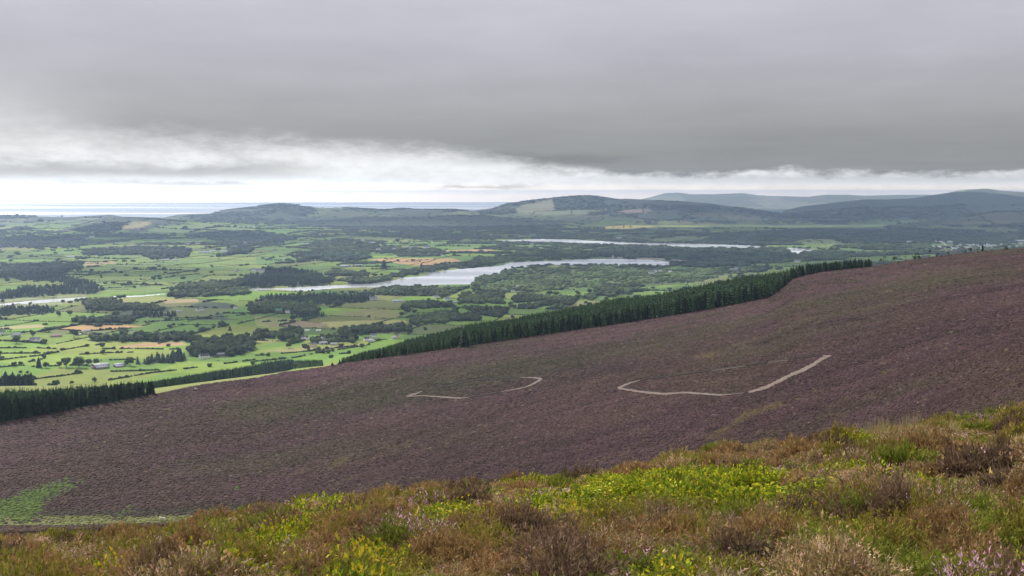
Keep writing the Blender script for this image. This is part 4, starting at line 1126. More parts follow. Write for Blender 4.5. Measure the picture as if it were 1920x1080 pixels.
CONI_ME = []
TRUNK_ME = mesh_arrays('trunk', *(lambda t: (t[0], t[1]))(t_trunk(.9, .018, .004, 1, 0)), M_bark)
for i, t in enumerate(CONI):
    c = CONFC * .78  # single spruces darkened in colour, standing in for the shaded front wall
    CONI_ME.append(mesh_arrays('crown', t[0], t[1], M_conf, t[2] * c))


def conifer(x, y, z, h, label, group, name='spruce_tree', width=1.0):
    e = bpy.data.objects.new(name, None); COL.objects.link(e)
    e.location = (x, y, z - .2); e.rotation_euler = (0, 0, random.uniform(0, 6.28)); e.scale = (h * width, h * width, h); e.empty_display_size = .2
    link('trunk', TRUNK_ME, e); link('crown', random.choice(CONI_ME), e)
    return tag(e, label, 'spruce tree', group)


# positions: (x, y, z, h, rank, cluster)
SPR = []


def az_at(u): return math.atan((u - 960) / F / 1.0037)


def ridge_block(u0_, u1_, depth, hts, sp, key, gap=3.0):
    a0, a1 = az_at(u0_), az_at(u1_)
    k1, _ = controls(np.array([(a0 + a1) / 2])); r = float(k1[5][0])
    A, D = np.meshgrid(np.arange(a0, a1, sp / r), np.arange(0, 260, sp))
    A = A.ravel() + rng.uniform(-.45, .45, A.size) * sp / r; D = D.ravel() + rng.uniform(-.45, .45, D.size) * sp
    k2, _ = controls(A); Rr = k2[5] + gap + D
    u, _v = proj(np.sin(A) * Rr, np.cos(A) * Rr, np.full(A.shape, 200.))
    ok = D < np.interp(u, *zip(*depth))
    A, D, Rr, u = A[ok], D[ok], Rr[ok], u[ok]
    x = np.sin(A) * Rr; y = np.cos(A) * Rr; z = height(x, y)
    va = np.where(D < 6, .10, .06)
    h = np.interp(u, *zip(*hts)) * (1 + va * rng.uniform(-1.3, 1, len(x))) * (1 + .3 * (fbm(x / 26, y / 26, 201, 2) - .5))
    for i in range(len(x)): SPR.append((x[i], y[i], z[i], h[i], D[i], key))


ridge_block(-60, 281, [(-60, 120), (0, 110), (140, 75), (281, 26)], [(-60, 15.5), (0, 15), (150, 11.5), (250, 9.5), (281, 8)], 3.6, 'left')
ridge_block(640, 1490, [(640, 12), (665, 60), (720, 82), (820, 88), (1400, 88), (1450, 70), (1490, 40)], [(640, 4.5), (680, 6.0), (760, 7.0), (900, 9.5), (1060, 11.5), (1350, 13), (1440, 12), (1490, 9)], 2.45, 'long')
ridge_block(1490, 1642, [(1490, 45), (1560, 30), (1642, 16)], [(1490, 9.5), (1560, 8.0), (1600, 7.5), (1642, 6)], 3.4, 'right')
# lower belt below the yellow green strip
bu, bv = np.array([236, 282, 330, 375, 430, 480, 520, 562, 604]), np.array([733, 729, 722.5, 716.5, 710, 703.5, 697, 690, 686])
for D in np.arange(0, 30, 3.6):
    us = np.arange(236, 604, 2.1) + rng.uniform(-1, 1, len(np.arange(236, 604, 2.1)))
    x, y, z = unproject(us, np.interp(us, bu, bv), rmin=900)
    r = np.hypot(x, y) + D + rng.uniform(-1.5, 1.5, len(x)); a = np.arctan2(x, y)
    x, y = np.sin(a) * r, np.cos(a) * r; z = height(x, y)
    hh = np.interp(us, [236, 300, 480, 560, 604], [7.5, 8.5, 12, 9, 7]) * rng.uniform(.8, 1.15, len(x)) * r / 1250
    for i in range(len(x)): SPR.append((x[i], y[i], z[i], hh[i], D + 5, 'belt'))
SPR_LAB = {'left': ('dark spruce in the block on the left edge of the heather slope', 'spruces on the left edge of the heather'),
           'long': ('dark spruce in the front wall of the long plantation above the heather', 'spruces of the long plantation'),
           'right': ('short spruce in the thin right end of the plantation by the heather', 'spruces at the right end of the plantation'),
           'belt': ('spruce in the narrow belt beyond the yellow green strip of grass', 'spruces of the narrow belt')}
quota = {'left': 70, 'long': 120, 'right': 45, 'belt': 45}
rest = []
for key, nq in quota.items():
    L_ = sorted([s for s in SPR if s[5] == key], key=lambda s: s[4] + random.uniform(0, 1.5) - .05 * s[3])
    vis = [s for s in L_ if -20 < proj(np.array(s[0]), np.array(s[1]), np.array(s[2]))[0] < 1940]
    step = max(1, len([s for s in vis if s[4] < 9]) // nq)
    pick = set(id(s) for s in vis[::step][:nq])
    for s in L_:
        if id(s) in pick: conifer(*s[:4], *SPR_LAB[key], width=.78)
        else: rest.append(s)
# stragglers seen singly
for u, v, h, w, lab in [(1187, 603.5, 6.0, 1.5, 'bushy young spruce standing on its own in front of the long plantation'), (1065, 621, 4.2, 1.3, 'small pale spruce at the foot of the long plantation, left of the bushy one'),
                        (870, 651, 12.5, 1.6, 'tall dark spruce standing forward of the young trees in the long plantation'), (637, 683, 3.6, 1.2, 'small pointed spruce just left of the start of the long plantation'),
                        (623, 686, 2.6, 1.6, 'small round bush left of the start of the long plantation'), (1842, 471.5, 6.2, .9, 'tall thin scrawny spruce on the skyline of the heather beside the village')]:
    x, y, z = unproject(u, v, rmin=500)
    conifer(x[0], y[0], z[0], h, lab, None, width=w)
P = np.array([s[:4] for s in rest])
parts = []
for k in range(4):
    m = (np.arange(len(P)) % 4) == k
    nn = m.sum(); tintc = np.repeat((CONFC * np.array((1.7, 1.8, 1.35)))[None], nn, 0) * rng.uniform(.75, 1.3, (nn, 1))  # trees behind tinted lighter, standing in for a sunlit canopy
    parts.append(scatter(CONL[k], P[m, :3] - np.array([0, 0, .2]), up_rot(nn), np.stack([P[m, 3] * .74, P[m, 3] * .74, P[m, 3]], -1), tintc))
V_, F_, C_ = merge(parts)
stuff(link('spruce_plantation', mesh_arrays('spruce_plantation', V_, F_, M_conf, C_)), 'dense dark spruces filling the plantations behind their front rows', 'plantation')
print('spruces', len(SPR), len(F_))


# scraggly wind-bent pines along the skyline at the right
def bent_pine(u, v, h, lab, lean, seed, kind):
    rr = random.Random(seed)
    x, y, z = unproject(u, v, rmin=500); x, y, z = x[0], y[0], z[0]
    e = bpy.data.objects.new('pine_tree', None); COL.objects.link(e); e.location = (x, y, z - .2); e.empty_display_size = .2
    T = []; C = []; TT = []
    top = Vector((lean * h, 0, h))

    def tube(a, b2, ra, rb):
        d = (b2 - a).normalized(); s = d.cross(Vector((.2, 1, .1))).normalized(); t2 = d.cross(s)
        for k in range(5):
            q0, q1 = 6.283 * k / 5, 6.283 * (k + 1) / 5
            c0 = s * math.cos(q0) + t2 * math.sin(q0); c1 = s * math.cos(q1) + t2 * math.sin(q1)
            TT.extend([[a + c0 * ra, a + c1 * ra, b2 + c1 * rb], [a + c0 * ra, b2 + c1 * rb, b2 + c0 * rb]])
    tube(Vector((0, 0, 0)), top, .16, .05)
    nb = {'bare': 5, 'flag': 7, 'bush': 12}[kind]
    for i in range(nb):
        f = rr.uniform(.55 if kind == 'flag' else (.2 if kind == 'bush' else .4), 1)
        p = top * f; a = rr.uniform(-.9, .9) if kind == 'flag' else rr.uniform(0, 6.28)
        L_ = h * rr.uniform(.14, .34) * (1.2 if kind == 'bush' else 1)
        q_ = p + Vector((math.cos(a) * L_, math.sin(a) * L_ * .7, L_ * rr.uniform(-.1, .5)))
        tube(p, q_, .05, .02)
        for k in range({'bare': 8, 'flag': 26, 'bush': 34}[kind]):
            o = p + (q_ - p) * rr.uniform(.35, 1.1) + rnd_unit(rr) * L_ * .28
            s1 = rnd_unit(rr) * L_ * .30; s2 = rnd_unit(rr) * L_ * .22; g = rr.uniform(.6, 1.3)
            T.append([o, o + s1, o + s2]); C.append(tuple(CONFC * g))
    t = tri_soup(TT, [(1, 1, 1)] * len(TT)); link('trunk', mesh_arrays('trunk', t[0], t[1], M_bark), e)
    t = tri_soup(T, C); link('crown', mesh_arrays('crown', t[0], t[1], M_conf, t[2]), e)
    tag(e, lab, 'pine tree', 'windswept pines on the skyline')


PINES = [(1645, 499, 5.6, .3, 'flag', 'thin leaning pine nearest the right end of the spruce plantation'), (1656, 498, 6.2, .05, 'bare', 'bare topped pine second from the plantation end'),
         (1669, 497, 6.8, .3, 'flag', 'bent flag shaped pine in front of the bright green field'), (1699, 490, 8.0, -.1, 'bare', 'tallest ragged pine in the middle of the skyline row'),
         (1714, 489, 5.5, .2, 'bush', 'bushy dark pine right of the tallest ragged one'), (1722, 487, 5.0, .1, 'bush', 'low dense pine second right of the tallest ragged one'),
         (1743, 484, 6.6, -.15, 'flag', 'flag shaped pine above the dark low shrubs'), (1756, 482.5, 3.2, .1, 'bush', 'low dark pine scrub touching the flag shaped pine'), (1778, 480, 3.0, .1, 'bush', 'single round dark pine left of the village'),
         (1808, 476, 3.4, .4, 'bush', 'dark pine leaning right below the village houses'), (1818, 475, 4.4, 0, 'bush', 'pointed dark pine against the village houses'), (1833, 473, 2.6, 0, 'bush', 'small round pine left of the thin scrawny spruce'),
         (1860, 470, 1.8, 0, 'bare', 'tiny twiggy pine right of the thin scrawny spruce'), (1882, 468.5, 3.4, .1, 'bare', 'pale twiggy pine near the right edge of the skyline'), (1888, 468, 3.6, 0, 'bush', 'narrow dark pine nearest the right edge of the skyline'),
         (1684, 494, 2.2, .3, 'bush', 'low spreading pine scrub between the bent pine and the tallest one'), (1764, 482, 2.0, .3, 'bush', 'lowest pine scrub right of the flag shaped pine')]
for i, (u, v, h, ln, kd, lab) in enumerate(PINES):
    bent_pine(u, v + .8, h, lab, ln, 500 + i, kd)

# ------------------------------------------------------------------ valley trees
BRO = [t_broad(600 + i) for i in range(5)]
BRO_ME = [mesh_arrays('crown', t[0], t[1], M_broad, t[2] * BROADC * s) for t, s in zip(BRO, (1, .85, 1.15, .95, 1.05))]
BTR_ME = [mesh_arrays('trunk', *(lambda t: (t[0], t[1]))(t_trunk(.42, .035, .02, 30 + i, 5)), M_bark) for i in range(2)]


def broadleaf(x, y, z, h, label, group, wide=1.0):
    e = bpy.data.objects.new('broadleaf_tree', None); COL.objects.link(e)
    e.location = (x, y, z - .2); e.rotation_euler = (0, 0, random.uniform(0, 6.28)); e.scale = (h * wide, h * wide, h); e.empty_display_size = .2
    link('trunk', random.choice(BTR_ME), e); link('crown', random.choice(BRO_ME), e)
    return tag(e, label, 'tree', group)


A, Rr = polar_pts(R_(-32), R_(32), 1450, 13500, .0034, .0046)
X = np.sin(A) * Rr; Y = np.cos(A) * Rr
k2, _ = controls(A)
Z, HL = height(X, Y, lakes=True, want_hill=True)
cls_t, reg_t, _c, U, V, _f = classify(X, Y, Rr, np.maximum(Z, 0))
rn = rng.random(len(X))
chance = np.zeros(len(X)); th = np.zeros(len(X))
for i, q_ in enumerate(REGIONS):
    m = reg_t == i
    if q_[0] in ('wood_b', 'wood_c', 'scrub'):
        chance[m] = q_[2] if q_[0] != 'scrub' else np.clip(1.9 * fbm(X[m] / 110, Y[m] / 160, 233, 2) - .35, .05, .95); th[m] = q_[1]
m = (reg_t < 0) & (cls_t == WOOD_B); chance[m] = .62; th[m] = 10
hillm = (HL > 14) & (Rr > 5000)
hn_t = fbm(X / 1300, Y / 2200, 71, 3); rel_t = np.clip(HL / 200, 0, 1)
fo = hillm & (reg_t < 0)
thr_t = np.where((U < 900) & (Rr > 11300), .66, np.where(U < 620, .74, .50))
chance[fo] = np.where((hn_t + rel_t * np.where(U < 900, .38, .35) > thr_t)[fo], .75, .03); th[fo] = 11
# lone trees standing in and between the fields
lone = (cls_t == FIELD) & ~hillm & ((rn < .0028) | ((rn < .16) & (fbm(X / 70, Y / 90, 213, 2) > .72))) & (fbm(X / 300, Y / 300, 211, 2) > .36); chance[lone] = 1; th[lone] = 9
far_dot = (reg_t < 0) & (Rr > 8200) & ~hillm & (fbm(X / 260, Y / 500, 217, 2) > .60); chance[far_dot] = np.maximum(chance[far_dot], .5); th[far_dot] = np.maximum(th[far_dot], 9)
chance[hillm & (Rr > 9000)] *= np.where(cls_t[hillm & (Rr > 9000)] == FIELD, 1, .04)
ok = (rn < chance) & (Z > -1) & (Rr > k2[7] - 350)
ok &= ~((V > 560) & (reg_t < 0) & (rn > .006) & (U < 760))
ok &= ~hides_house(U, V, th / Rr * F)
X, Y, Z, U, V, cls_t, reg_t, Rr, th = (q_[ok] for q_ in (X, Y, Z, U, V, cls_t, reg_t, Rr, th))
H = th * rng.uniform(.65, 1.2, len(X)) * (1 + .3 * (fbm(X / 60, Y / 60, 221, 2) - .5))
Wd = np.maximum(H * .78, Rr * .0040) * rng.uniform(.8, 1.25, len(X))
Wd = np.where(cls_t == WOOD_C, Wd * .85, Wd)
H = H * (1 - .4 * sstep(6500, 9500, Rr))
isC = cls_t == WOOD_C
inview = (U > -10) & (U < 1930) & (V < np.interp(U, U_RID, V_RID) - 6)
big = H / Rr
reg_count = {}
order = np.argsort(-big)
indiv = np.zeros(len(X), bool); nb = nc = 0
NAMED = {i for i, q_ in enumerate(REGIONS) if q_[0] in ('wood_b', 'wood_c')}
for i in order:
    if not inview[i]: continue
    if isC[i]:
        if nc >= 110 or reg_t[i] < 0 or Rr[i] > 3800: continue
        nc += 1
        conifer(X[i], Y[i], Z[i], H[i] * 1.1, 'dark conifer in ' + REGIONS[reg_t[i]][3], 'conifers of ' + REGIONS[reg_t[i]][3], name='conifer_tree', width=1.25); indiv[i] = True
    else:
        if nb >= 225 or Rr[i] > 5200: continue
        if reg_t[i] >= 0 and REGIONS[reg_t[i]][0] == 'wood_b': lab = 'dark green leafy tree in ' + REGIONS[reg_t[i]][3]; g = 'trees of ' + REGIONS[reg_t[i]][3]
        elif reg_t[i] < 0 or True:
            lab = 'small leafy tree among the hedged fields ' + ('left of the lake' if U[i] < 500 else 'below the lake' if U[i] < 1000 else 'right of the lake'); g = 'scattered field trees'
        nb += 1
        broadleaf(X[i], Y[i], Z[i], H[i], lab, g, max(1, Wd[i] / H[i] / .8)); indiv[i] = True
print('individual valley trees', nb, nc, 'all', len(X))
CL = [t_clump(700 + i) for i in range(5)]
CLC = [t_conifer(720 + i, 5, 5, .42) for i in range(3)]


def mass(sel, T, base, name, lab, cat, mat):
    parts = []
    ii = np.nonzero(sel)[0]
    for k in range(len(T)):
        j = ii[k::len(T)]
        if not len(j): continue
        nn = len(j)
        am = (.34 - .22 * sstep(5000, 8500, Rr[j]))[:, None]
        pv2 = (.62 + .76 * sstep(.32, .68, fbm(X[j] / 90, Y[j] / 130, 231, 2)))[:, None]
        tt = np.repeat(np.asarray(base)[None], nn, 0) * pv2 * (1 + am * rng.uniform(-1, 1.1, (nn, 1))) * np.stack([rng.uniform(.85, 1.2, nn), np.ones(nn), rng.uniform(.85, 1.15, nn)], -1)
        ss = np.where(cls_t[j] == SCRUB, 1.75, 1.0)[:, None]
        parts.append(scatter(T[k], np.stack([X, Y, Z - .3], -1)[j], up_rot(nn), np.stack([Wd[j] * 1.15, Wd[j] * 1.15, H[j]], -1), tt * ss))
    V_, F_, C_ = merge(parts)
    stuff(link(name, mesh_arrays(name, V_, F_, mat, C_)), lab, cat)
    print(name, len(ii), len(F_))


soft = ~isC | (Rr > 4300)
mass(~indiv & ~isC, CL, BROADC * 1.05, 'valley_woodland', 'leafy woods and scrub spread over the valley between the fields', 'woodland', M_broad)
mass(~indiv & isC & ~soft, CLC, CONFC * 1.15, 'conifer_woodland', 'dark conifer woods on the valley floor near the lake', 'conifer woods', M_conf)
mass(~indiv & isC & soft, CL, CONFC * 1.25, 'far_conifer_woodland', 'dark conifer woods on the far side of the valley and the hills', 'conifer woods', M_conf)

# trees seen one by one (sighting of the foot, height in sighting rows)
SINGLES = [(73, 689, 19, 'c', 'tall rounded tree left of the farm sheds, leftmost of the field row'), (86, 690, 12, 'b', 'lower round tree touching the tall tree left of the farm sheds'),
           (112, 689, 12, 'b', 'low bushy tree at the left of the broad round pair by the sheds'), (124, 689, 20, 'b', 'broad round tree, left one of the pair beside the farm sheds'), (148, 689, 22, 'b', 'broad round tree, right one of the pair beside the farm sheds'),
           (167, 685, 13, 'b', 'small round tree just behind the larger farm shed'), (181, 684, 13, 'b', 'bushy tree behind the ridge of the larger farm shed'), (244, 686, 17, 'b', 'dark tree at the right end of the smaller farm shed'),
           (26, 687, 9, 'b', 'low wide bush in the hedge at the far left below the farmhouses'), (135, 721, 8, 'b', 'small round pale tree alone in the green field above the left spruces'), (177, 716, 9, 'b', 'dark round tree in the hedge above the left spruces'),
           (51, 701, 6, 'b', 'round bush right of two thin trees by the left edge wood'), (39, 701, 7, 'b', 'thin tree by the left edge wood'), (192, 654, 13, 'b', 'leafy tree in the hedge below the long tree belt'),
           (193, 664, 9, 'b', 'small tree on the hedge above the farm sheds'), (139, 633, 17, 'b', 'tall tree beside the long tan house'), (31, 644, 15, 'b', 'leafy tree in front of the grey white farmhouse'), (62, 632, 12, 'b', 'pointed tree behind the white gabled farmhouse'),
           (288, 526, 8, 'b', 'round tree alone at the foot of the long green fields'), (291, 506, 6, 'b', 'round tree in the middle of the long green fields'), (217, 510, 4, 'b', 'small tree on the left side of the long green fields'),
           (190, 522, 5, 'b', 'small tree near the dark wood in the green fields'), (397, 502, 6, 'b', 'round tree above the trees by the narrow arm'), (31, 478, 7, 'b', 'round tree alone in the far left fields'), (57, 572, 6, 'b', 'round tree on the near edge of the reedy pond'),
           (110, 593, 10, 'b', 'broad round tree right of the plantation below the pond'), (131, 591, 9, 'b', 'round tree, second right of the plantation below the pond'), (175, 589, 9, 'b', 'round tree below the narrows'),
           (325, 612, 7, 'b', 'round field tree right of the orange barley field'), (367, 613, 6, 'b', 'round tree in the rough field left of the big clump'), (318, 616, 8, 'b', 'dark tree at the end of the long belt'),
           (431, 620, 10, 'c', 'pointed tree in the rough field above the big clump'), (401, 617, 8, 'b', 'round tree in the rough field above the big clump'), (576, 657, 12, 'b', 'dark round bush in front of the cream gabled cottage'),
           (542, 653, 12, 'b', 'round tree left of the cream gabled cottage'), (640, 653, 10, 'b', 'leafy tree between the hedge and the cream cottage'), (692, 596, 6, 'b', 'lone tree at the edge of the rough olive field'),
           (693, 600, 0, 'b', ''), (800, 595, 8, 'c', 'dark tree at the end of the band above the plantation'), (1042, 555, 9, 'b', 'round tree among the small fields above the long plantation'), (1101, 557, 7, 'b', 'round tree right of the small fields above the long plantation'),
           (1120, 556, 6, 'b', 'smaller round tree right of the small fields above the long plantation'), (720, 503, 17, 'c', 'tall dark conifer clump left end of the orange field, standing above the lake'), (790, 501, 8, 'c', 'conifer on the shore below the orange field'),
           (700, 518, 7, 'b', 'dark round tree in the bright field above the lake'), (556, 500, 5, 'b', 'round tree left of the wooded headland field'), (589, 497, 4, 'b', 'small tree in the field above the headland')]
for u, v, hp_, k, lab in SINGLES:
    if not hp_: continue
    x, y, z = unproject(u, v, rmin=1200)
    h = hp_ * math.hypot(x[0], y[0]) / F
    if k == 'b': broadleaf(x[0], y[0], z[0], h, lab, None, 1.15 if hp_ > 9 else 1.3)
    else: conifer(x[0], y[0], z[0], h, lab, None, name='conifer_tree', width=1.5)

# ------------------------------------------------------------------ hedgerows
HB = [t_clump(800 + i) for i in range(4)]


def hedge_geo(x, y, z, hs, tall=1.0):
    n = len(x)
    parts = []
    for k in range(4):
        m = (np.arange(n) % 4) == k
        if not m.any(): continue
        nn = m.sum(); w = hs[m]
        parts.append(scatter(HB[k], np.stack([x, y, z - .25], -1)[m], up_rot(nn), np.stack([w * 1.5, w * 1.5, w * tall], -1), np.repeat(HEDGEC[None], nn, 0) * rng.uniform(.7, 1.35, (nn, 1))))
    return merge(parts)


HEDGES = [  # the ones that show best, sighted one by one
    ('dark hedge below the green field under the white gabled farmhouse', [(0, 653), (60, 652.5), (107, 654.5)]), ('rising bushy hedge left of the farm sheds running up to the tree belt', [(115, 657), (150, 651), (192, 646)]),
    ('straight hedge across the far left fields, second above the sheds', [(0, 663), (85, 662.5), (112, 659.5)]), ('hedge slanting up from the left edge behind the pair of round trees', [(0, 675.5), (45, 670), (75, 667), (112, 660)]),
    ('hedge at the left edge ending at the tall rounded tree', [(0, 689), (38, 685), (66, 688)]), ('thin hedge slanting above the low bush at the far left', [(38, 683), (67, 676), (105, 668)]),
    ('hedge running right from the rounded tree row to the sheds', [(92, 687), (140, 685), (165, 686)]), ('hedge across the fields directly above the farm sheds', [(150, 665), (200, 662), (250, 661)]),
    ('long straight hedge below the tan stubble field', [(196, 654.5), (250, 654), (300, 655), (350, 655)]), ('hedge behind the sheds leading to the spruces', [(190, 676), (225, 675), (256, 674.5)]),
    ('low hedge along the track in front of the sheds', [(63, 711), (110, 706), (150, 700), (172, 696)]), ('long hedge climbing right from the left spruces towards the cottages', [(205, 713), (240, 707), (287, 699), (330, 694.5), (362, 690), (420, 682.5), (480, 674.5)]),
    ('hedge in front of the sheds running right beside the cattle field', [(208, 697), (240, 696), (262, 695.5), (300, 694)]), ('hedge between the two bright fields left of the long plantation', [(480, 678), (520, 674), (555, 670.5), (580, 665), (640, 655), (700, 645.5)]),
    ('upper hedge of the bright fields left of the long plantation', [(480, 667), (530, 663), (575, 659), (620, 654), (672, 648)]), ('short thick hedge in the bright field left of the long plantation', [(637, 663.5), (651, 663)]),
    ('hedge along the lower side of the orange barley field', [(85, 615.5), (118, 618.5), (160, 621.5), (240, 616)]), ('hedge along the upper side of the orange barley field', [(84, 615), (150, 610), (240, 609.5)]),
    ('thick hedge at the far left above the farmhouses', [(0, 618), (12, 617.5), (25, 618)]), ('low hedge between pale fields left of the big clump', [(275, 606), (330, 597), (420, 594), (480, 589)]), ('hedge bounding the rough field right of the belt', [(255, 604), (330, 601), (400, 597)]),
    ('dark hedge on the near side of the rough olive field', [(486, 604), (560, 601), (585, 603)]), ('hedge across the long green fields above the narrows, upper one', [(140, 512), (250, 510), (375, 506)]),
    ('hedge across the long green fields above the narrows, middle one', [(180, 530), (250, 526), (300, 522), (375, 513)]), ('hedge across the long green fields above the narrows, lower one', [(190, 541), (250, 538), (330, 532)]),
    ('far hedge at the top of the long green fields', [(170, 495), (260, 497), (345, 497)]), ('straight hedge across the far left fields below the woods', [(0, 480), (80, 480), (180, 483)]), ('hedge above the far left fields', [(0, 486), (60, 486), (150, 487)]),
    ('hedge between the two parts of the orange field above the lake', [(735, 491), (780, 489), (805, 487)])]
for lab, pts in HEDGES:
    p = dense([(a, b2, 0) for a, b2 in pts], 2.2)
    x, y, z = unproject(p[:, 0], p[:, 1], rmin=1100)
    # refill evenly on the ground
    xs, ys = [], []
    for i in range(len(x) - 1):
        d = math.hypot(x[i + 1] - x[i], y[i + 1] - y[i]); n_ = max(1, int(d / 3.2))
        for j in range(n_): xs.append(x[i] + (x[i + 1] - x[i]) * j / n_); ys.append(y[i] + (y[i + 1] - y[i]) * j / n_)
    xs = np.array(xs) + rng.uniform(-.8, .8, len(xs)); ys = np.array(ys) + rng.uniform(-.8, .8, len(ys))
    gapm = fbm(xs / 14, ys / 14, 301, 2) > .36
    if gapm.sum() < 4: gapm[:] = True
    xs, ys = xs[gapm], ys[gapm]
    hs = rng.uniform(2.0, 3.6, len(xs)) * (1 + .8 * (rng.random(len(xs)) < .08))
    V_, F_, C_ = hedge_geo(xs, ys, height(xs, ys), hs)
    o0 = V_.mean(0); o0[2] = V_[:, 2].min()
    tag(link('hedge', mesh_arrays('hedge', V_ - o0, F_, M_hedge, C_), None, o0), lab, 'hedge', 'hedgerows between the fields')

# all the field edges
hx, hy, hr = [], [], []
ca_, sa_ = math.cos(.22), math.sin(.22)
EDG = []
for i, (x0, y0, x1, y1) in enumerate(FIELDS):
    for e in (((x0, y0), (x1, y0)), ((x0, y0), (x0, y1))):
        EDG.append((i, e))
rr = random.Random(9)
edge_pts = []
for i, ((ax, ay), (bx, by)) in EDG:
    if rr.random() < .10: continue
    mx_, my_ = (ax + bx) / 2, (ay + by) / 2
    wx = mx_ * ca_ + my_ * sa_; wy = -mx_ * sa_ + my_ * ca_
    r = math.hypot(wx, wy)
    if wy < 800 or r > 12600 or abs(math.atan2(wx, wy)) > R_(32): continue
    L_ = math.hypot(bx - ax, by - ay); st = max(3.4, r * .0016)
    n_ = max(2, int(L_ / st))
    t = (np.arange(n_) + rng.uniform(.2, .8, n_)) / n_
    X_ = ax + (bx - ax) * t; Y_ = ay + (by - ay) * t
    edge_pts.append((i, X_, Y_))
ex = np.concatenate([e[1] for e in edge_pts]); ey = np.concatenate([e[2] for e in edge_pts]); eid = np.concatenate([np.full(len(e[1]), k) for k, e in enumerate(edge_pts)])
qx, qy = ex * ca_ + ey * sa_, -ex * sa_ + ey * ca_
px, py = qx.copy(), qy.copy()
for _ in range(6):
    wx, wy = 90 * (fbm(px / 520, py / 520, 41, 2) - .5) * 2, 90 * (fbm(px / 520, py / 520, 47, 2) - .5) * 2
    px, py = qx - wx, qy - wy
pr = np.hypot(px, py); pa = np.arctan2(px, py)
k2, _ = controls(pa)
pz, phl = height(px, py, want_hill=True)
c_, g_, _cc, pu, pv_, _f = classify(px, py, pr, np.maximum(pz, 0))
ok = (c_ == FIELD) & (pz > -1) & (pr > k2[6] + 150) & (fbm(px / 35, py / 35, 311, 2) > .27)
nearhand = (pv_ > 645) & (pu < 720)
ok &= ~nearhand
px, py, pz, pr, eid, pu, pv_ = (q_[ok] for q_ in (px, py, pz, pr, eid, pu, pv_))
hs = np.maximum(rng.uniform(1.5, 2.9, len(px)), pr * .00058) * (1 + 1.3 * (rng.random(len(px)) < .03))
tl = _hash(eid.astype(float), eid.astype(float) * 0 + 3, 7) < .16
hs = np.where(tl, hs * rng.uniform(1.2, 2.9, len(px)), hs)
# the nearest ones one by one, the rest as one mass
ids, cnt = np.unique(eid, return_counts=True)
near_r = np.array([pr[eid == k].mean() for k in ids]); vis = np.array([((pu[eid == k] > 0) & (pu[eid == k] < 1920) & (pv_[eid == k] < np.interp(pu[eid == k], U_RID, V_RID) - 8)).mean() for k in ids])
cand = [k for k, r, c, v in sorted(zip(ids, near_r, cnt, vis), key=lambda q_: q_[1] / math.sqrt(q_[2])) if c >= 8 and v > .6][:150]
cs = set(cand)
for k in cand:
    m = eid == k
    V_, F_, C_ = hedge_geo(px[m], py[m], pz[m], hs[m])
    o0 = V_.mean(0); o0[2] = V_[:, 2].min()
    um, vm_ = pu[m].mean(), pv_[m].mean()
    where = ('beyond the orange barley field' if vm_ > 560 and um < 420 else 'around the rough olive fields' if vm_ > 560 and um < 800 else 'behind the long plantation' if vm_ > 530 else
             'on the near side of the lake' if um > 420 and vm_ > 515 else 'left of the lake' if um < 480 else 'on the far side of the lake' if um < 900 else 'near the upper reservoir')
    tag(link('hedge', mesh_arrays('hedge', V_ - o0, F_, M_hedge, C_), None, o0), 'thin dark hedge between small fields ' + where, 'hedge', 'hedges ' + where)
m = ~np.isin(eid, list(cs))
V_, F_, C_ = hedge_geo(px[m], py[m], pz[m], hs[m])
stuff(link('hedgerow_network', mesh_arrays('hedgerow_network', V_, F_, M_hedge, C_)), 'fine dark net of distant hedges over the valley fields', 'hedgerows')
print('hedges', len(px), len(F_))

# ------------------------------------------------------------------ buildings
WALLM = {'white': mat_simple('white_render', (.86, .85, .82), .8, .06, .4), 'stone': mat_simple('grey_stone', (.42, .41, .40), .9, .2, .6), 'cream': mat_simple('cream_render', (.82, .66, .42), .8, .08, .4),
         'tan': mat_simple('tan_brick', (.45, .33, .27), .9, .15, .8), 'shed': mat_simple('weathered_cladding', (.26, .20, .18), .9, .2, .6), 'metal': mat_simple('pale_cladding', (.50, .52, .53), .7, .12, .3)}
ROOFM = {'slate': mat_simple('slate_roof', (.20, .21, .23), .7, .2, .5), 'pale': mat_simple('pale_grey_roof', (.42, .44, .47), .6, .15, .3), 'dark': mat_simple('dark_slate_roof', (.075, .08, .095), .65, .2, .5), 'green': mat_simple('green_sheet_roof', (.10, .30, .27), .6, .1, .3),
         'white': mat_simple('white_sheet_roof', (.75, .76, .76), .6, .08, .3), 'tan': mat_simple('tan_tile_roof', (.42, .31, .27), .8, .15, .5)}
M_glass = mat_simple('window_glass', (.035, .04, .05), .15, .1, 1, .5)
M_door = mat_simple('painted_door', (.12, .08, .06), .6, .1, 1)
M_brick = mat_simple('chimney_brick', (.33, .25, .21), .9, .2, 2)
STY = {'white': ('white', 'slate'), 'whitedark': ('white', 'dark'), 'stone': ('stone', 'pale'), 'cream': ('cream', 'slate'), 'long': ('tan', 'tan'), 'shed': ('shed', 'slate'), 'grey': ('metal', 'pale'), 'green': ('shed', 'green'), 'whiteflat': ('metal', 'white')}


def boxes_mesh(name, bl, mat):
    V = []; Q = []
    for (x0, y0, z0, x1, y1, z1) in bl:
        o = len(V)
        V += [(x0, y0, z0), (x1, y0, z0), (x1, y1, z0), (x0, y1, z0), (x0, y0, z1), (x1, y0, z1), (x1, y1, z1), (x0, y1, z1)]
        Q += [(o, o + 3, o + 2, o + 1), (o + 4, o + 5, o + 6, o + 7), (o, o + 1, o + 5, o + 4), (o + 1, o + 2, o + 6, o + 5), (o + 2, o + 3, o + 7, o + 6), (o + 3, o, o + 4, o + 7)]
    return mesh_arrays(name, np.array(V), np.array(Q), mat)


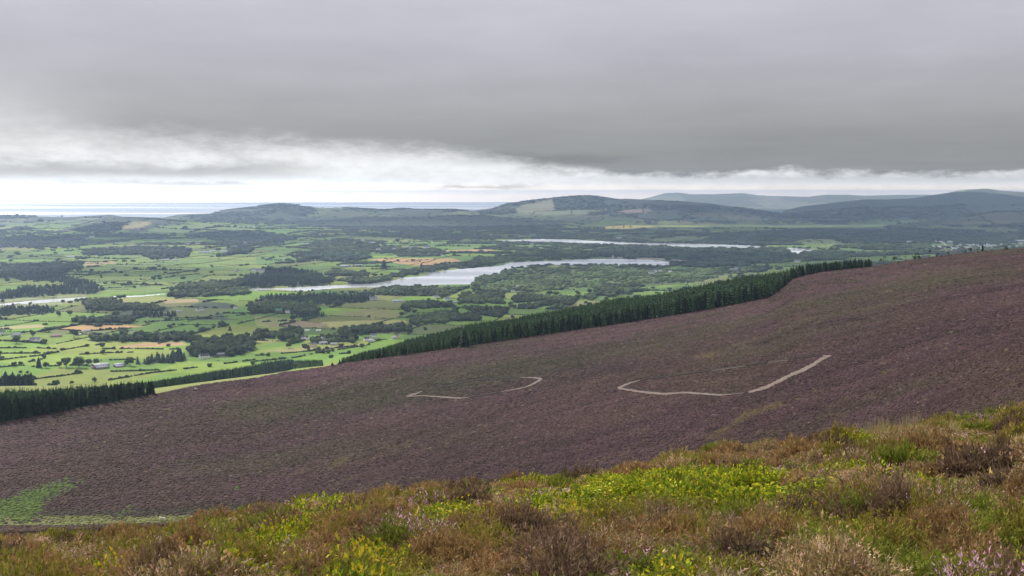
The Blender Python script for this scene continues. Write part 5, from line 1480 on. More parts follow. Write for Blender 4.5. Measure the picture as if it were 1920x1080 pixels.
def gable_walls(Lh, Wh, h, hr, mat):
    bm = bmesh.new()
    A = [bm.verts.new(p) for p in [(-Lh, -Wh, -1), (Lh, -Wh, -1), (Lh, Wh, -1), (-Lh, Wh, -1), (-Lh, -Wh, h), (Lh, -Wh, h), (Lh, Wh, h), (-Lh, Wh, h), (-Lh, 0, h + hr), (Lh, 0, h + hr)]]
    for f in [(0, 1, 5, 4), (2, 3, 7, 6), (1, 2, 6, 9, 5), (3, 0, 4, 8, 7)]: bm.faces.new([A[i] for i in f])
    me = bpy.data.meshes.new('wall'); bm.to_mesh(me); bm.free(); me.materials.append(mat); return me


def gable_roof(Lh, Wh, h, hr, mat, over=.35, th=.18):
    bm = bmesh.new(); s = hr / Wh
    for sg in (-1, 1):
        a = [(-Lh - over, sg * (Wh + over), h - s * over + .03), (Lh + over, sg * (Wh + over), h - s * over + .03), (Lh + over, 0, h + hr + .03), (-Lh - over, 0, h + hr + .03)]
        lo = [bm.verts.new(p) for p in a]; hi = [bm.verts.new((p[0], p[1], p[2] + th)) for p in a]
        bm.faces.new(hi); bm.faces.new(lo[::-1])
        for i in (0, 1, 3):
            j = (i + 1) % 4; bm.faces.new([lo[i], lo[j], hi[j], hi[i]])
    bmesh.ops.recalc_face_normals(bm, faces=bm.faces)
    me = bpy.data.meshes.new('roof'); bm.to_mesh(me); bm.free(); me.materials.append(mat); return me


def house(u, v, wpx, kind, turn, label, group=None, detail=None, lift=.0):
    x, y, z = unproject(u, v, rmin=1150); x, y, z = x[0], y[0], z[0]
    r = math.hypot(x, y); Lx = max(6.5, wpx * r / F) * (1.12 if group is None else 1.0)
    wall, roof = STY[kind]
    ratio = .5 if kind in ('white', 'whitedark', 'stone', 'cream') else .38
    if kind in ('white', 'whitedark', 'stone', 'cream') and Lx > 15: Lx *= .92
    ct = abs(math.cos(turn)) + ratio * abs(math.sin(turn)); Lx /= ct
    Wx = max(5.5, min(Lx * ratio, 14)); hw = 2.9 if kind in ('long', 'grey', 'shed', 'whiteflat') else 4.4
    hr = Wx * (.42 if hw > 3 else .26)
    if kind == 'whiteflat': hr = Wx * .12
    far = wpx < 6.5
    hw *= 1.25 if far else 1.15
    e = bpy.data.objects.new('house' if hw > 3 or kind == 'long' else 'farm_shed', None); COL.objects.link(e)
    e.location = (x, y, z + lift); e.rotation_euler = (0, 0, -math.atan2(x, y) + turn); e.empty_display_size = .5
    wl = link('wall', gable_walls(Lx / 2, Wx / 2, hw, hr, WALLM[wall]), e)
    rf = link('roof', gable_roof(Lx / 2, Wx / 2, hw, hr, ROOFM[roof]), e)
    if not far:
        if hw > 3:
            link('chimney', boxes_mesh('chimney', [(Lx * .42 - .45, -.4, hw + hr * .7, Lx * .42 + .45, .4, hw + hr + 1.3)], M_brick), rf)
            if wpx > 11: link('chimney', boxes_mesh('chimney', [(-Lx * .42 - .45, -.4, hw + hr * .7, -Lx * .42 + .45, .4, hw + hr + 1.3)], M_brick), rf)
        nw = max(2, int(Lx / 3.4))
        for k in range(nw):
            cx = -Lx / 2 + Lx * (k + .5) / nw
            if k == nw // 2 and hw > 3:
                link('door', boxes_mesh('door', [(cx - .55, -Wx / 2 - .06, -.2, cx + .55, -Wx / 2 + .05, 2.1)], M_door), e)
                continue
            if kind in ('grey', 'shed', 'green', 'whiteflat'):
                if k % 2: link('door', boxes_mesh('door', [(cx - 1.3, -Wx / 2 - .06, -.2, cx + 1.3, -Wx / 2 + .05, 2.4)], M_door), e)
                continue
            link('window', boxes_mesh('window', [(cx - .6, -Wx / 2 - .05, .95, cx + .6, -Wx / 2 + .05, 2.15)], M_glass), e)
            if hw > 4: link('window', boxes_mesh('window', [(cx - .5, -Wx / 2 - .05, 2.95, cx + .5, -Wx / 2 + .05, 3.95)], M_glass), e)
        if label.startswith('white house with two gables') or label.startswith('large white') or label.startswith('white gabled'):
            # cross wing with its gable to the front
            w2 = link('wall', gable_walls(Wx * .8, Lx * .17, hw + .002, Lx * .15, WALLM[wall]), e); w2.rotation_euler = (0, 0, math.pi / 2); w2.location = (Lx * .24, -Wx * .35, 0)
            r2 = link('roof', gable_roof(Wx * .8, Lx * .17, hw + .002, Lx * .15, ROOFM[roof]), e); r2.rotation_euler = (0, 0, math.pi / 2); r2.location = (Lx * .24, -Wx * .35, .05)
    return tag(e, label, 'house' if (hw > 3 or kind == 'long') else 'shed', group)


for u, v, w, k, t, lab in HOUSES:
    house(u, v, w, k, t, lab)
for i, (u, v, w, k, t) in enumerate(VILLAGE):
    part = 'upper left cluster' if v < 458.5 and u < 1800 else 'left cluster' if u < 1800 else 'middle row' if u < 1846 else 'right cluster'
    house(u, v, w * 1.1, k, t, ('small white house' if k == 'white' else 'small grey house') + ' in the ' + part + ' of the distant village', 'houses of the distant village', lift=2.5)


def arch_barn(u, v, Lm, Wm, h, turn, label, twin=False):
    x, y, z = unproject(u, v, rmin=1150); x, y, z = x[0], y[0], z[0]
    e = bpy.data.objects.new('farm_barn', None); COL.objects.link(e); e.location = (x, y, z); e.rotation_euler = (0, 0, -math.atan2(x, y) + turn); e.empty_display_size = .5
    n = 10; V = []; Q = []
    for k in range(n + 1):
        a = math.pi * k / n; yy = -math.cos(a) * Wm / 2; zz = h + math.sin(a) * Wm * .20
        V += [(-Lm / 2, yy, zz), (Lm / 2, yy, zz), (-Lm / 2, yy, zz + .15), (Lm / 2, yy, zz + .15)]
    for k in range(n):
        o = k * 4; p = o + 4
        Q += [(o, p, p + 1, o + 1), (o + 2, o + 3, p + 3, p + 2), (o, o + 2, p + 2, p), (o + 1, p + 1, p + 3, o + 3)]
    link('roof', mesh_arrays('roof', np.array(V), np.array(Q), ROOFM['pale']), e)
    t = .15
    link('wall', boxes_mesh('wall', [(-Lm / 2 + .2, -Wm / 2 + .2, 1.2, Lm / 2 - .2, -Wm / 2 + .35, h), (-Lm / 2 + .2, Wm / 2 - .35, -.5, Lm / 2 - .2, Wm / 2 - .2, h), (-Lm / 2 + .2, -Wm / 2 + .35, -.5, -Lm / 2 + .35, Wm / 2 - .35, h)], WALLM['shed']), e)
    for k in range(6):
        xx = -Lm / 2 + .5 + (Lm - 1) * k / 5
        link('post', boxes_mesh('post', [(xx - .15, -Wm / 2 + .36, -.5, xx + .15, -Wm / 2 + .66, h + .05)], M_bark), e)
    # lean-to on the near side
    V = np.array([(-Lm / 2 + 1, -Wm / 2 - 7, h - 1.9), (Lm / 2 - 4, -Wm / 2 - 7, h - 1.9), (Lm / 2 - 4, -Wm / 2 + .1, h - .15), (-Lm / 2 + 1, -Wm / 2 + .1, h - .15)])
    V = np.vstack([V, V + [0, 0, .14]])
    link('lean_to_roof', mesh_arrays('lean_to_roof', V, np.array([(3, 2, 1, 0), (4, 5, 6, 7), (0, 1, 5, 4), (1, 2, 6, 5), (3, 0, 4, 7)]), ROOFM['pale']), e)
    link('lean_to_wall', boxes_mesh('lean_to_wall', [(-Lm / 2 + 1.2, -Wm / 2 - 6.7, -.6, Lm / 2 - 4.2, -Wm / 2 - 6.5, h - 2.2)], WALLM['shed']), e)
    return tag(e, label, 'barn')


arch_barn(188, 690, 27, 15, 5.0, .42, 'larger grey arched barn in the green fields, beside the two round trees')
arch_barn(224, 687, 20, 9, 3.6, .22, 'smaller low grey barn just right of the larger arched barn')
# white polytunnels behind the cottages
for u, v, Lm, lab in [(572, 620.5, 19, 'long white polytunnel behind the white houses, left one'), (597, 620.5, 11, 'short bright white polytunnel behind the white houses, right one')]:
    x, y, z = unproject(u, v, rmin=1150); n = 10; V = []; Q = []
    for k in range(n + 1):
        a = math.pi * k / n; V += [(-Lm / 2, -math.cos(a) * 3, math.sin(a) * 2.8), (Lm / 2, -math.cos(a) * 3, math.sin(a) * 2.8)]
    for k in range(n): Q.append((2 * k, 2 * k + 1, 2 * k + 3, 2 * k + 2))
    e = bpy.data.objects.new('polytunnel', None); COL.objects.link(e); e.location = (x[0], y[0], z[0] + .2); e.rotation_euler = (0, 0, -math.atan2(x[0], y[0])); e.empty_display_size = .5
    link('cover', mesh_arrays('cover', np.array(V), np.array(Q), ROOFM['white'], smooth=True), e)
    link('end_frame', boxes_mesh('end_frame', [(-Lm / 2 - .1, -2.6, -.2, -Lm / 2 - .02, 2.6, 1.4), (Lm / 2 + .02, -2.6, -.2, Lm / 2 + .1, 2.6, 1.4)], WALLM['metal']), e)
    tag(e, lab, 'polytunnel')

# stone dam and its draw-off tower
M_dam = mat_simple('dam_stone', (.36, .30, .28), .95, .25, .15)
du = np.linspace(1157, 1296, 24); dv = np.interp(du, [1157, 1176, 1230, 1296], [484.3, 484.8, 487.0, 491.6])
x, y = flat_px(du, dv, 0.4)
r = np.hypot(x, y); a = np.arctan2(x, y)
V = np.stack([np.concatenate([np.sin(a) * (r + d) for d in (0, 7, 12, 30)]), np.concatenate([np.cos(a) * (r + d) for d in (0, 7, 12, 30)]), np.concatenate([np.full(24, h) for h in (-1, 6.2, 6.4, 0)])], -1)
Q = np.array([(k * 24 + i, k * 24 + i + 1, (k + 1) * 24 + i + 1, (k + 1) * 24 + i) for k in range(3) for i in range(23)])
tag(link('dam', mesh_arrays('dam', V, Q, M_dam)), 'long low stone dam closing the right end of the lake', 'dam')
tx, ty = flat_px(np.array([1149.]), np.array([484.6]), .4); e = bpy.data.objects.new('water_tower', None); COL.objects.link(e); e.location = (tx[0], ty[0], .4); e.empty_display_size = .5
M_tow = mat_simple('tower_stone', (.52, .45, .42), .9, .15, .3)
link('wall', boxes_mesh('wall', [(-4.6, -4, -5, 4.6, 4, 12.5)], M_tow), e); rf = link('roof', boxes_mesh('roof', [(-5.2, -4.6, 12.5, 5.2, 4.6, 13.8), (-3.6, -3.2, 13.8, 3.6, 3.2, 15)], M_dam), e)
for xx in (-2.2, 2.2): link('window', boxes_mesh('window', [(xx - .8, -4.06, 6.5, xx + .8, -3.9, 10)], M_glass), e)
tag(e, 'small square stone tower standing in the lake beside the dam', 'tower')


# ------------------------------------------------------------------ animals: one skinned body each
def quadruped(name, x, y, z, Ls, rot, mat, label, group, cat, graze=True):
    """joint skeleton with radii (metres for a body about 1.1 long), skinned into one surface"""
    J = [(-.42, 0, .72, .20), (-.1, 0, .74, .26), (.25, 0, .73, .24), (.42, 0, .74, .17), (.62, 0, .55 if graze else .95, .11), (.74, 0, .30 if graze else 1.02, .10), (.84, 0, .16 if graze else .95, .06)]
    E = [(0, 1), (1, 2), (2, 3), (3, 4), (4, 5), (5, 6)]
    for sy in (-.13, .13):
        o = len(J); J += [(.30, sy, .50, .085), (.31, sy, .30, .050), (.30, sy, .02, .045)]; E += [(2, o), (o, o + 1), (o + 1, o + 2)]
        o = len(J); J += [(-.36, sy, .50, .10), (-.43, sy, .27, .055), (-.38, sy, .02, .045)]; E += [(0, o), (o, o + 1), (o + 1, o + 2)]
    for sy in (-.09, .09):
        o = len(J); J.append((.70, sy * 1.6, .36 if graze else 1.08, .03)); E.append((5, o))
    o = len(J); J.append((-.58, 0, .52, .035)); E.append((0, o))
    me = bpy.data.meshes.new(name); me.from_pydata([j[:3] for j in J], E, []); me.materials.append(mat)
    ob = bpy.data.objects.new(name, me); COL.objects.link(ob)
    sk = ob.modifiers.new('skin', 'SKIN'); ob.modifiers.new('smooth', 'SUBSURF').levels = 1; ob.modifiers['smooth'].render_levels = 1
    for d, j in zip(me.skin_vertices[0].data, J): d.radius = (j[3], j[3])
    me.skin_vertices[0].data[1].use_root = True
    ob.location = (x, y, z - .02); ob.rotation_euler = (0, 0, rot); ob.scale = (Ls, Ls, Ls)
    return tag(ob, label, cat, group)


M_wool = mat_simple('sheep_wool', (.78, .76, .70), .95, .1, 6); M_hideb = mat_simple('tan_hide', (.42, .22, .11), .9, .15, 3); M_hidek = mat_simple('black_hide', (.03, .028, .027), .8, .15, 3); M_hidew = mat_simple('pale_hide', (.70, .62, .50), .9, .1, 3)
for u, v, rot, s, lab in [(302, 976.2, .4, 1.25, 'white sheep in the valley bottom meadow, left one of the two'), (307.5, 976.6, 2.6, 1.15, 'white sheep in the valley bottom meadow, right one of the two'), (1232, 595.8, 1.2, 1.3, 'white sheep on the heather edge in front of the long plantation'), (367, 731.5, .2, 1.3, 'white sheep at the lower edge of the yellow green strip')]:
    x, y, z = unproject(u, v, rmin=150)
    quadruped('sheep', x[0], y[0], z[0] + (.35 if v > 900 or v < 600 else .1), s, rot, M_wool, lab, None, 'sheep')
for u, v, rot, m, lab in [(406, 677.5, .2, M_hideb, 'brown cow grazing under the big dark clump, leftmost of three'), (410, 676.5, 2.9, M_hidek, 'black cow grazing in the middle of three under the big dark clump'), (425, 675.3, .4, M_hidew, 'pale cow grazing rightmost of three under the big dark clump'), (292, 693.8, 2.8, M_hideb, 'brown cow by the hedge in front of the spruces beside the sheds')]:
    x, y, z = unproject(u, v, rmin=1150)
    quadruped('cow', x[0], y[0], z[0], 2.0, rot, m, lab, None, 'cow', graze=True)

# ------------------------------------------------------------------ plants of the near hillside
OLV = dict(stemc=(0.217, 0.162, 0.075), leaf=(0.209, 0.190, 0.030), tipc=(0.277, 0.206, 0.048))
BRN = dict(stemc=(0.234, 0.172, 0.090), leaf=(0.251, 0.154, 0.063), tipc=(0.318, 0.206, 0.090))
GRN = dict(stemc=(0.146, 0.138, 0.050), leaf=(0.151, 0.180, 0.022), tipc=(0.207, 0.222, 0.030))
PNK = dict(stemc=(0.200, 0.162, 0.075), leaf=(0.193, 0.172, 0.041), flower=(0.837, 0.485, 0.598), ff=.5)
FAD = dict(stemc=(0.284, 0.215, 0.105), leaf=(0.260, 0.197, 0.086), flower=(0.603, 0.413, 0.269), ff=.35)
DED = dict(stemc=(0.251, 0.215, 0.149), leaf=(0.134, 0.085, 0.051), tipc=(0.209, 0.139, 0.090))
KINDS_T = {'olive': (t_heather, OLV), 'brown': (t_heather, BRN), 'green': (t_heather, GRN), 'pink': (t_heather, PNK), 'faded': (t_heather, FAD), 'dead': (t_heather, DED), 'bil': (t_bilberry, dict(c0=(.265, .315, .022), c1=(.50, .46, .028), c2=(.14, .20, .018))), 'grass': (t_grass, {}), 'straw': (t_grass, dict(c0=(.34, .28, .12), c1=(.44, .36, .19), dry=.6, h=.42))}
NEAR_T = {}; FAR_T = {}
for i, (k, (fn, kw)) in enumerate(KINDS_T.items()):
    NEAR_T[k] = [fn(900 + 10 * i + j, **(dict(kw, fat=1.25) if fn is t_bilberry else kw)) for j in range(3)]
    if fn is t_heather: FAR_T[k] = [fn(1000 + 10 * i + j, stems=22, detail=0, fat=1.7, R=.22, flecks=8, **kw) for j in range(3)]
    elif fn is t_bilberry: FAR_T[k] = [fn(1000 + 10 * i + j, stems=12, leaves=10, fat=1.75, R=.24, **kw) for j in range(3)]
    else: FAR_T[k] = [fn(1000 + 10 * i + j, blades=16, fat=1.7, **kw) for j in range(3)]
ZONES = [('bil', .70, [(960, 968), (1010, 948), (1090, 922), (1200, 900), (1330, 884), (1480, 910), (1500, 962), (1420, 990), (1260, 980), (1150, 992), (1050, 1004), (975, 1000)]), ('bil', .85, [(1530, 925), (1600, 888), (1680, 888), (1705, 915), (1640, 935), (1560, 945)]),
         ('bil', .7, [(750, 1000), (840, 975), (930, 960), (965, 985), (860, 1012), (770, 1018)]), ('bil', .72, [(480, 1060), (560, 1030), (620, 1020), (610, 1055), (540, 1085), (470, 1090)]), ('bil', .75, [(255, 1022), (330, 1006), (352, 1014), (280, 1034)]),
         ('bil', .75, [(1470, 968), (1530, 970), (1510, 1010), (1465, 1000)]), ('bil', .66, [(1865, 848), (1930, 832), (1930, 862), (1880, 866)]), ('bil', .66, [(930, 915), (990, 905), (1060, 905), (1040, 925), (960, 932)]), ('bil', .6, [(590, 955), (650, 948), (680, 975), (620, 990)]),
         ('pink', 0.54, [(105, 1048), (190, 1040), (195, 1085), (110, 1090)]), ('pink', 0.42, [(980, 925), (1050, 910), (1110, 915), (1105, 940), (1000, 955)]), ('pink', 0.44, [(1055, 1060), (1150, 1055), (1150, 1090), (1055, 1090)]), ('pink', 0.44, [(525, 1050), (620, 1045), (625, 1090), (525, 1090)]),
         ('pink', 0.48, [(1570, 940), (1650, 930), (1650, 975), (1570, 985)]), ('pink', 0.36, [(1850, 868), (1930, 850), (1930, 885), (1860, 895)]), ('pink', 0.48, [(-20, 1022), (110, 1018), (110, 1045), (-20, 1060)]), ('pink', 0.34, [(1480, 862), (1545, 845), (1550, 870), (1490, 885)]), ('pink', 0.42, [(560, 958), (640, 945), (650, 960), (570, 975)]),
         ('pink', 0.34, [(1840, 1025), (1930, 1010), (1930, 1075), (1850, 1080)]), ('grass', .6, [(1690, 1000), (1900, 985), (1905, 1050), (1720, 1065)]), ('grass', .4, [(1180, 1060), (1350, 1040), (1360, 1090), (1180, 1090)]), ('straw', .65, [(1610, 830), (1700, 808), (1790, 800), (1790, 830), (1700, 845), (1620, 850)]),
         ('brown', .6, [(640, 985), (760, 960), (800, 975), (700, 1010)]), ('brown', .55, [(1250, 870), (1480, 845), (1560, 830), (1560, 870), (1400, 890)]), ('bil', .20, [(900, 940), (1500, 870), (1925, 800), (1925, 1085), (900, 1085)]), ('olive', .6, [(1440, 1000), (1640, 990), (1660, 1090), (1440, 1090)])]


def hill_kind(x, y, U, V, r):
    n = len(x)
    kinds = np.array(list(KINDS_T.keys()))
    a = fbm(x / 1.3, y / 1.3, 401, 2); b2 = fbm(x / 2.6, y / 2.6, 405, 2); rn = rng.random(n)
    k = np.full(n, 'olive', dtype='U8')
    k[a > .54] = 'brown'; k[a < .42] = 'green'
    k[(b2 > .68)] = 'faded'; k[(b2 < .38) & (a > .52)] = 'dead'
    k[rn < .055] = 'grass'; k[(rn > .085) & (rn < .13)] = 'pink'; k[(rn > .13) & (rn < .22)] = 'bil'; k[(rn > .22) & (rn < .245)] = 'straw'; k[(rn > .245) & (rn < .30)] = 'faded'
    j = fbm(x / .8, y / .8, 411, 2)
    for kk, ch, pts in ZONES:
        m = inpoly(U + 30 * (b2 - .5), V + 14 * (a - .5), pts) & (j * .8 + .2 * rng.random(n) < ch * .66 + .20)
        k[m] = kk
    far = V < np.interp(U, U_SIL, V_SIL) + 26
    k[far & np.isin(k, ['green', 'bil']) & (rn > .3)] = 'brown'
    return k


SHRUBS = []  # footprints reserved for the plants placed one by one
STUFF_PARTS = {'heath': [], 'bil': [], 'grass': []}


def lay(A, Rr, T, tall=1.0, wide=1.0):
    x = np.sin(A) * Rr; y = np.cos(A) * Rr; z = height(x, y)
    U, V = proj(x, y, z)
    k = hill_kind(x, y, U, V, Rr)
    n = len(x)
    hum = .30 + .85 * fbm(x / .75, y / .75, 421, 2) ** 1.2
    for kk in KINDS_T:
        for j in range(3):
            m = np.nonzero((k == kk) & (np.arange(n) % 3 == j))[0]
            if not len(m): continue
            nn = len(m)
            s = rng.uniform(.8, 1.3, nn) * wide; sz = rng.uniform(.7, 1.25, nn) * hum[m] * tall * (.8 if kk in ('bil',) else 1)
            tt = np.repeat(np.ones((1, 3)), nn, 0) * rng.uniform(.78, 1.22, (nn, 1)) * np.stack([rng.uniform(.9, 1.1, nn), np.ones(nn), rng.uniform(.85, 1.15, nn)], -1)
            key = 'bil' if kk == 'bil' else 'grass' if kk in ('grass', 'straw') else 'heath'
            STUFF_PARTS[key].append(scatter(T[kk][j], np.stack([x, y, z - .03], -1)[m], up_rot(nn), np.stack([s, s, sz], -1), tt, rng.normal(0, .12, (nn, 2))))
    return n


def domes(count, ra, rb):
    A = rng.uniform(R_(-29), R_(31), count); Rr = np.sqrt(rng.uniform(ra * ra, rb * rb, count))
    x = np.sin(A) * Rr; y = np.cos(A) * Rr
    U, V = proj(x, y, height(x, y))
    inz = np.zeros(count, bool)
    for kk, ch, pts in ZONES[:9]: inz |= inpoly(U, V, pts)
    for i in range(count):
        kk = 'bil' if inz[i] else rng.choice(['olive', 'brown', 'dead', 'green', 'brown', 'olive', 'faded', 'brown', 'bil', 'faded', 'green', 'olive', 'brown', 'pink', 'dead'])
        W_ = rng.uniform(.4, 1.1); H_ = min(W_ * rng.uniform(.42, .66), .52); N_ = int(5 + 13 * W_)
        q_ = np.sqrt(rng.random(N_)); a = up_rot(N_)
        px = x[i] + np.cos(a) * q_ * W_ * .42; py = y[i] + np.sin(a) * q_ * W_ * .42
        hh = H_ / .34 * (1.08 - .6 * q_ ** 2) * rng.uniform(.85, 1.12, N_)
        ln = np.stack([np.cos(a) * q_, np.sin(a) * q_], -1) * .45
        T = (NEAR_T if Rr[i] < 15 else FAR_T)[kk]
        tt = np.ones((N_, 3)) * rng.uniform(.82, 1.2) * rng.uniform(.9, 1.1, (N_, 1))
        s = np.full(N_, 1.08)
        STUFF_PARTS['bil' if kk == 'bil' else 'heath'].append(scatter(T[i % 3], np.stack([px, py, height(px, py) - .03], -1), a, np.stack([s, s, hh], -1), tt, ln))


domes(235, 7.8, 15); domes(600, 15, 42)
n1 = lay(*polar_pts(R_(-31), R_(33), 7.2, 16, .0150, .0150), NEAR_T)
n2 = lay(*polar_pts(R_(-31), R_(33), 16, 52, .0092, .0105), FAR_T, 1.0, 1.25)
A, Rr = polar_pts(R_(-32), R_(-10), 52, 425, .0052, .009)
ok = Rr < controls(A)[0][4] - 14
A, Rr = A[ok], Rr[ok]
x = np.sin(A) * Rr; y = np.cos(A) * Rr; z = height(x, y); n3 = len(x)
cb = np.array((.085, .058, .036)) * rng.uniform(.6, 1.4, (n3, 1)); mg = fbm(x / 9, y / 9, 431, 2) > .6
cb[mg] = np.array((.100, .066, .058)) * rng.uniform(.7, 1.3, (mg.sum(), 1))
STUFF_PARTS['heath'].append(scatter(t_mound(333), np.stack([x, y, z - .05], -1), up_rot(n3), np.stack([np.minimum(Rr * .011, 1.7) * rng.uniform(.6, 1.3, n3), np.minimum(Rr * .011, 1.7), rng.uniform(.45, 1.0, n3)], -1), cb))
for key, nm, lab, cat in (('heath', 'heath_cover', 'mixed brown, olive and pink heather covering the near hillside', 'heather'), ('bil', 'bilberry_cover', 'low yellow green bilberry spread through the near heather', 'bilberry'), ('grass', 'grass_cover', 'green and straw coloured grass blades among the near heather', 'grass')):
    V_, F_, C_ = merge(STUFF_PARTS.pop(key))
    stuff(link(nm, mesh_arrays(nm, V_, F_, M_leaf, np.clip(C_, .004, .85))), lab, cat)
    print(nm, len(F_))


def shrub(u, v, wpx, hpx, kind, name, label, cat, n=None):
    """one bush on the near hillside: many shoots of one kind in a dome"""
    x, y, z = unproject(u, v, rmin=7, rmax=70); x, y, z = x[0], y[0], z[0]
    r = math.hypot(x, y); W_ = wpx * r / F; H_ = hpx * r / F
    N_ = n or int(np.clip((W_ / .17) ** 2 * .55, 6, 70))
    near = r < 18
    T = (NEAR_T if near else FAR_T)[kind]
    q_ = np.sqrt(rng.random(N_)); a = up_rot(N_)
    px = np.cos(a) * q_ * W_ * .42; py = np.sin(a) * q_ * W_ * .32
    hh = H_ / .34 * (1.05 - .55 * q_ ** 2) * rng.uniform(.8, 1.15, N_)
    pz = height(x + px, y + py) - z
    ln = np.stack([px, py], -1) / max(W_, .1) * .9
    parts = [scatter(T[j], np.stack([px, py, pz - .03], -1)[j::3], a[j::3], np.stack([np.full(len(a[j::3]), np.clip(W_ * .9, .7, 1.5))] * 2 + [hh[j::3]], -1), np.repeat(np.ones((1, 3)), len(a[j::3]), 0) * rng.uniform(.8, 1.2, (len(a[j::3]), 1)), ln[j::3]) for j in range(3)]
    V_, F_, C_ = merge(parts)
    fc = C_[F_[:, 0]]
    flm = (fc[:, 0] > .26) & (fc[:, 2] > fc[:, 1] * 1.05)
    if kind == 'pink' and flm.any():
        e = bpy.data.objects.new(name, None); COL.objects.link(e); e.location = (x, y, z); e.empty_display_size = .1
        for nm, mm in (('foliage', ~flm), ('blossom', flm)):
            use, inv = np.unique(F_[mm].ravel(), return_inverse=True)
            link(nm, mesh_arrays(nm, V_[use], inv.reshape(-1, 3), M_leafi, np.clip(C_[use], .004, .85)), e)
        return tag(e, label, cat)
    o = link(name, mesh_arrays(name, V_, F_, M_leafi, np.clip(C_, .004, .85)), None, (x, y, z))
    return tag(o, label, cat)


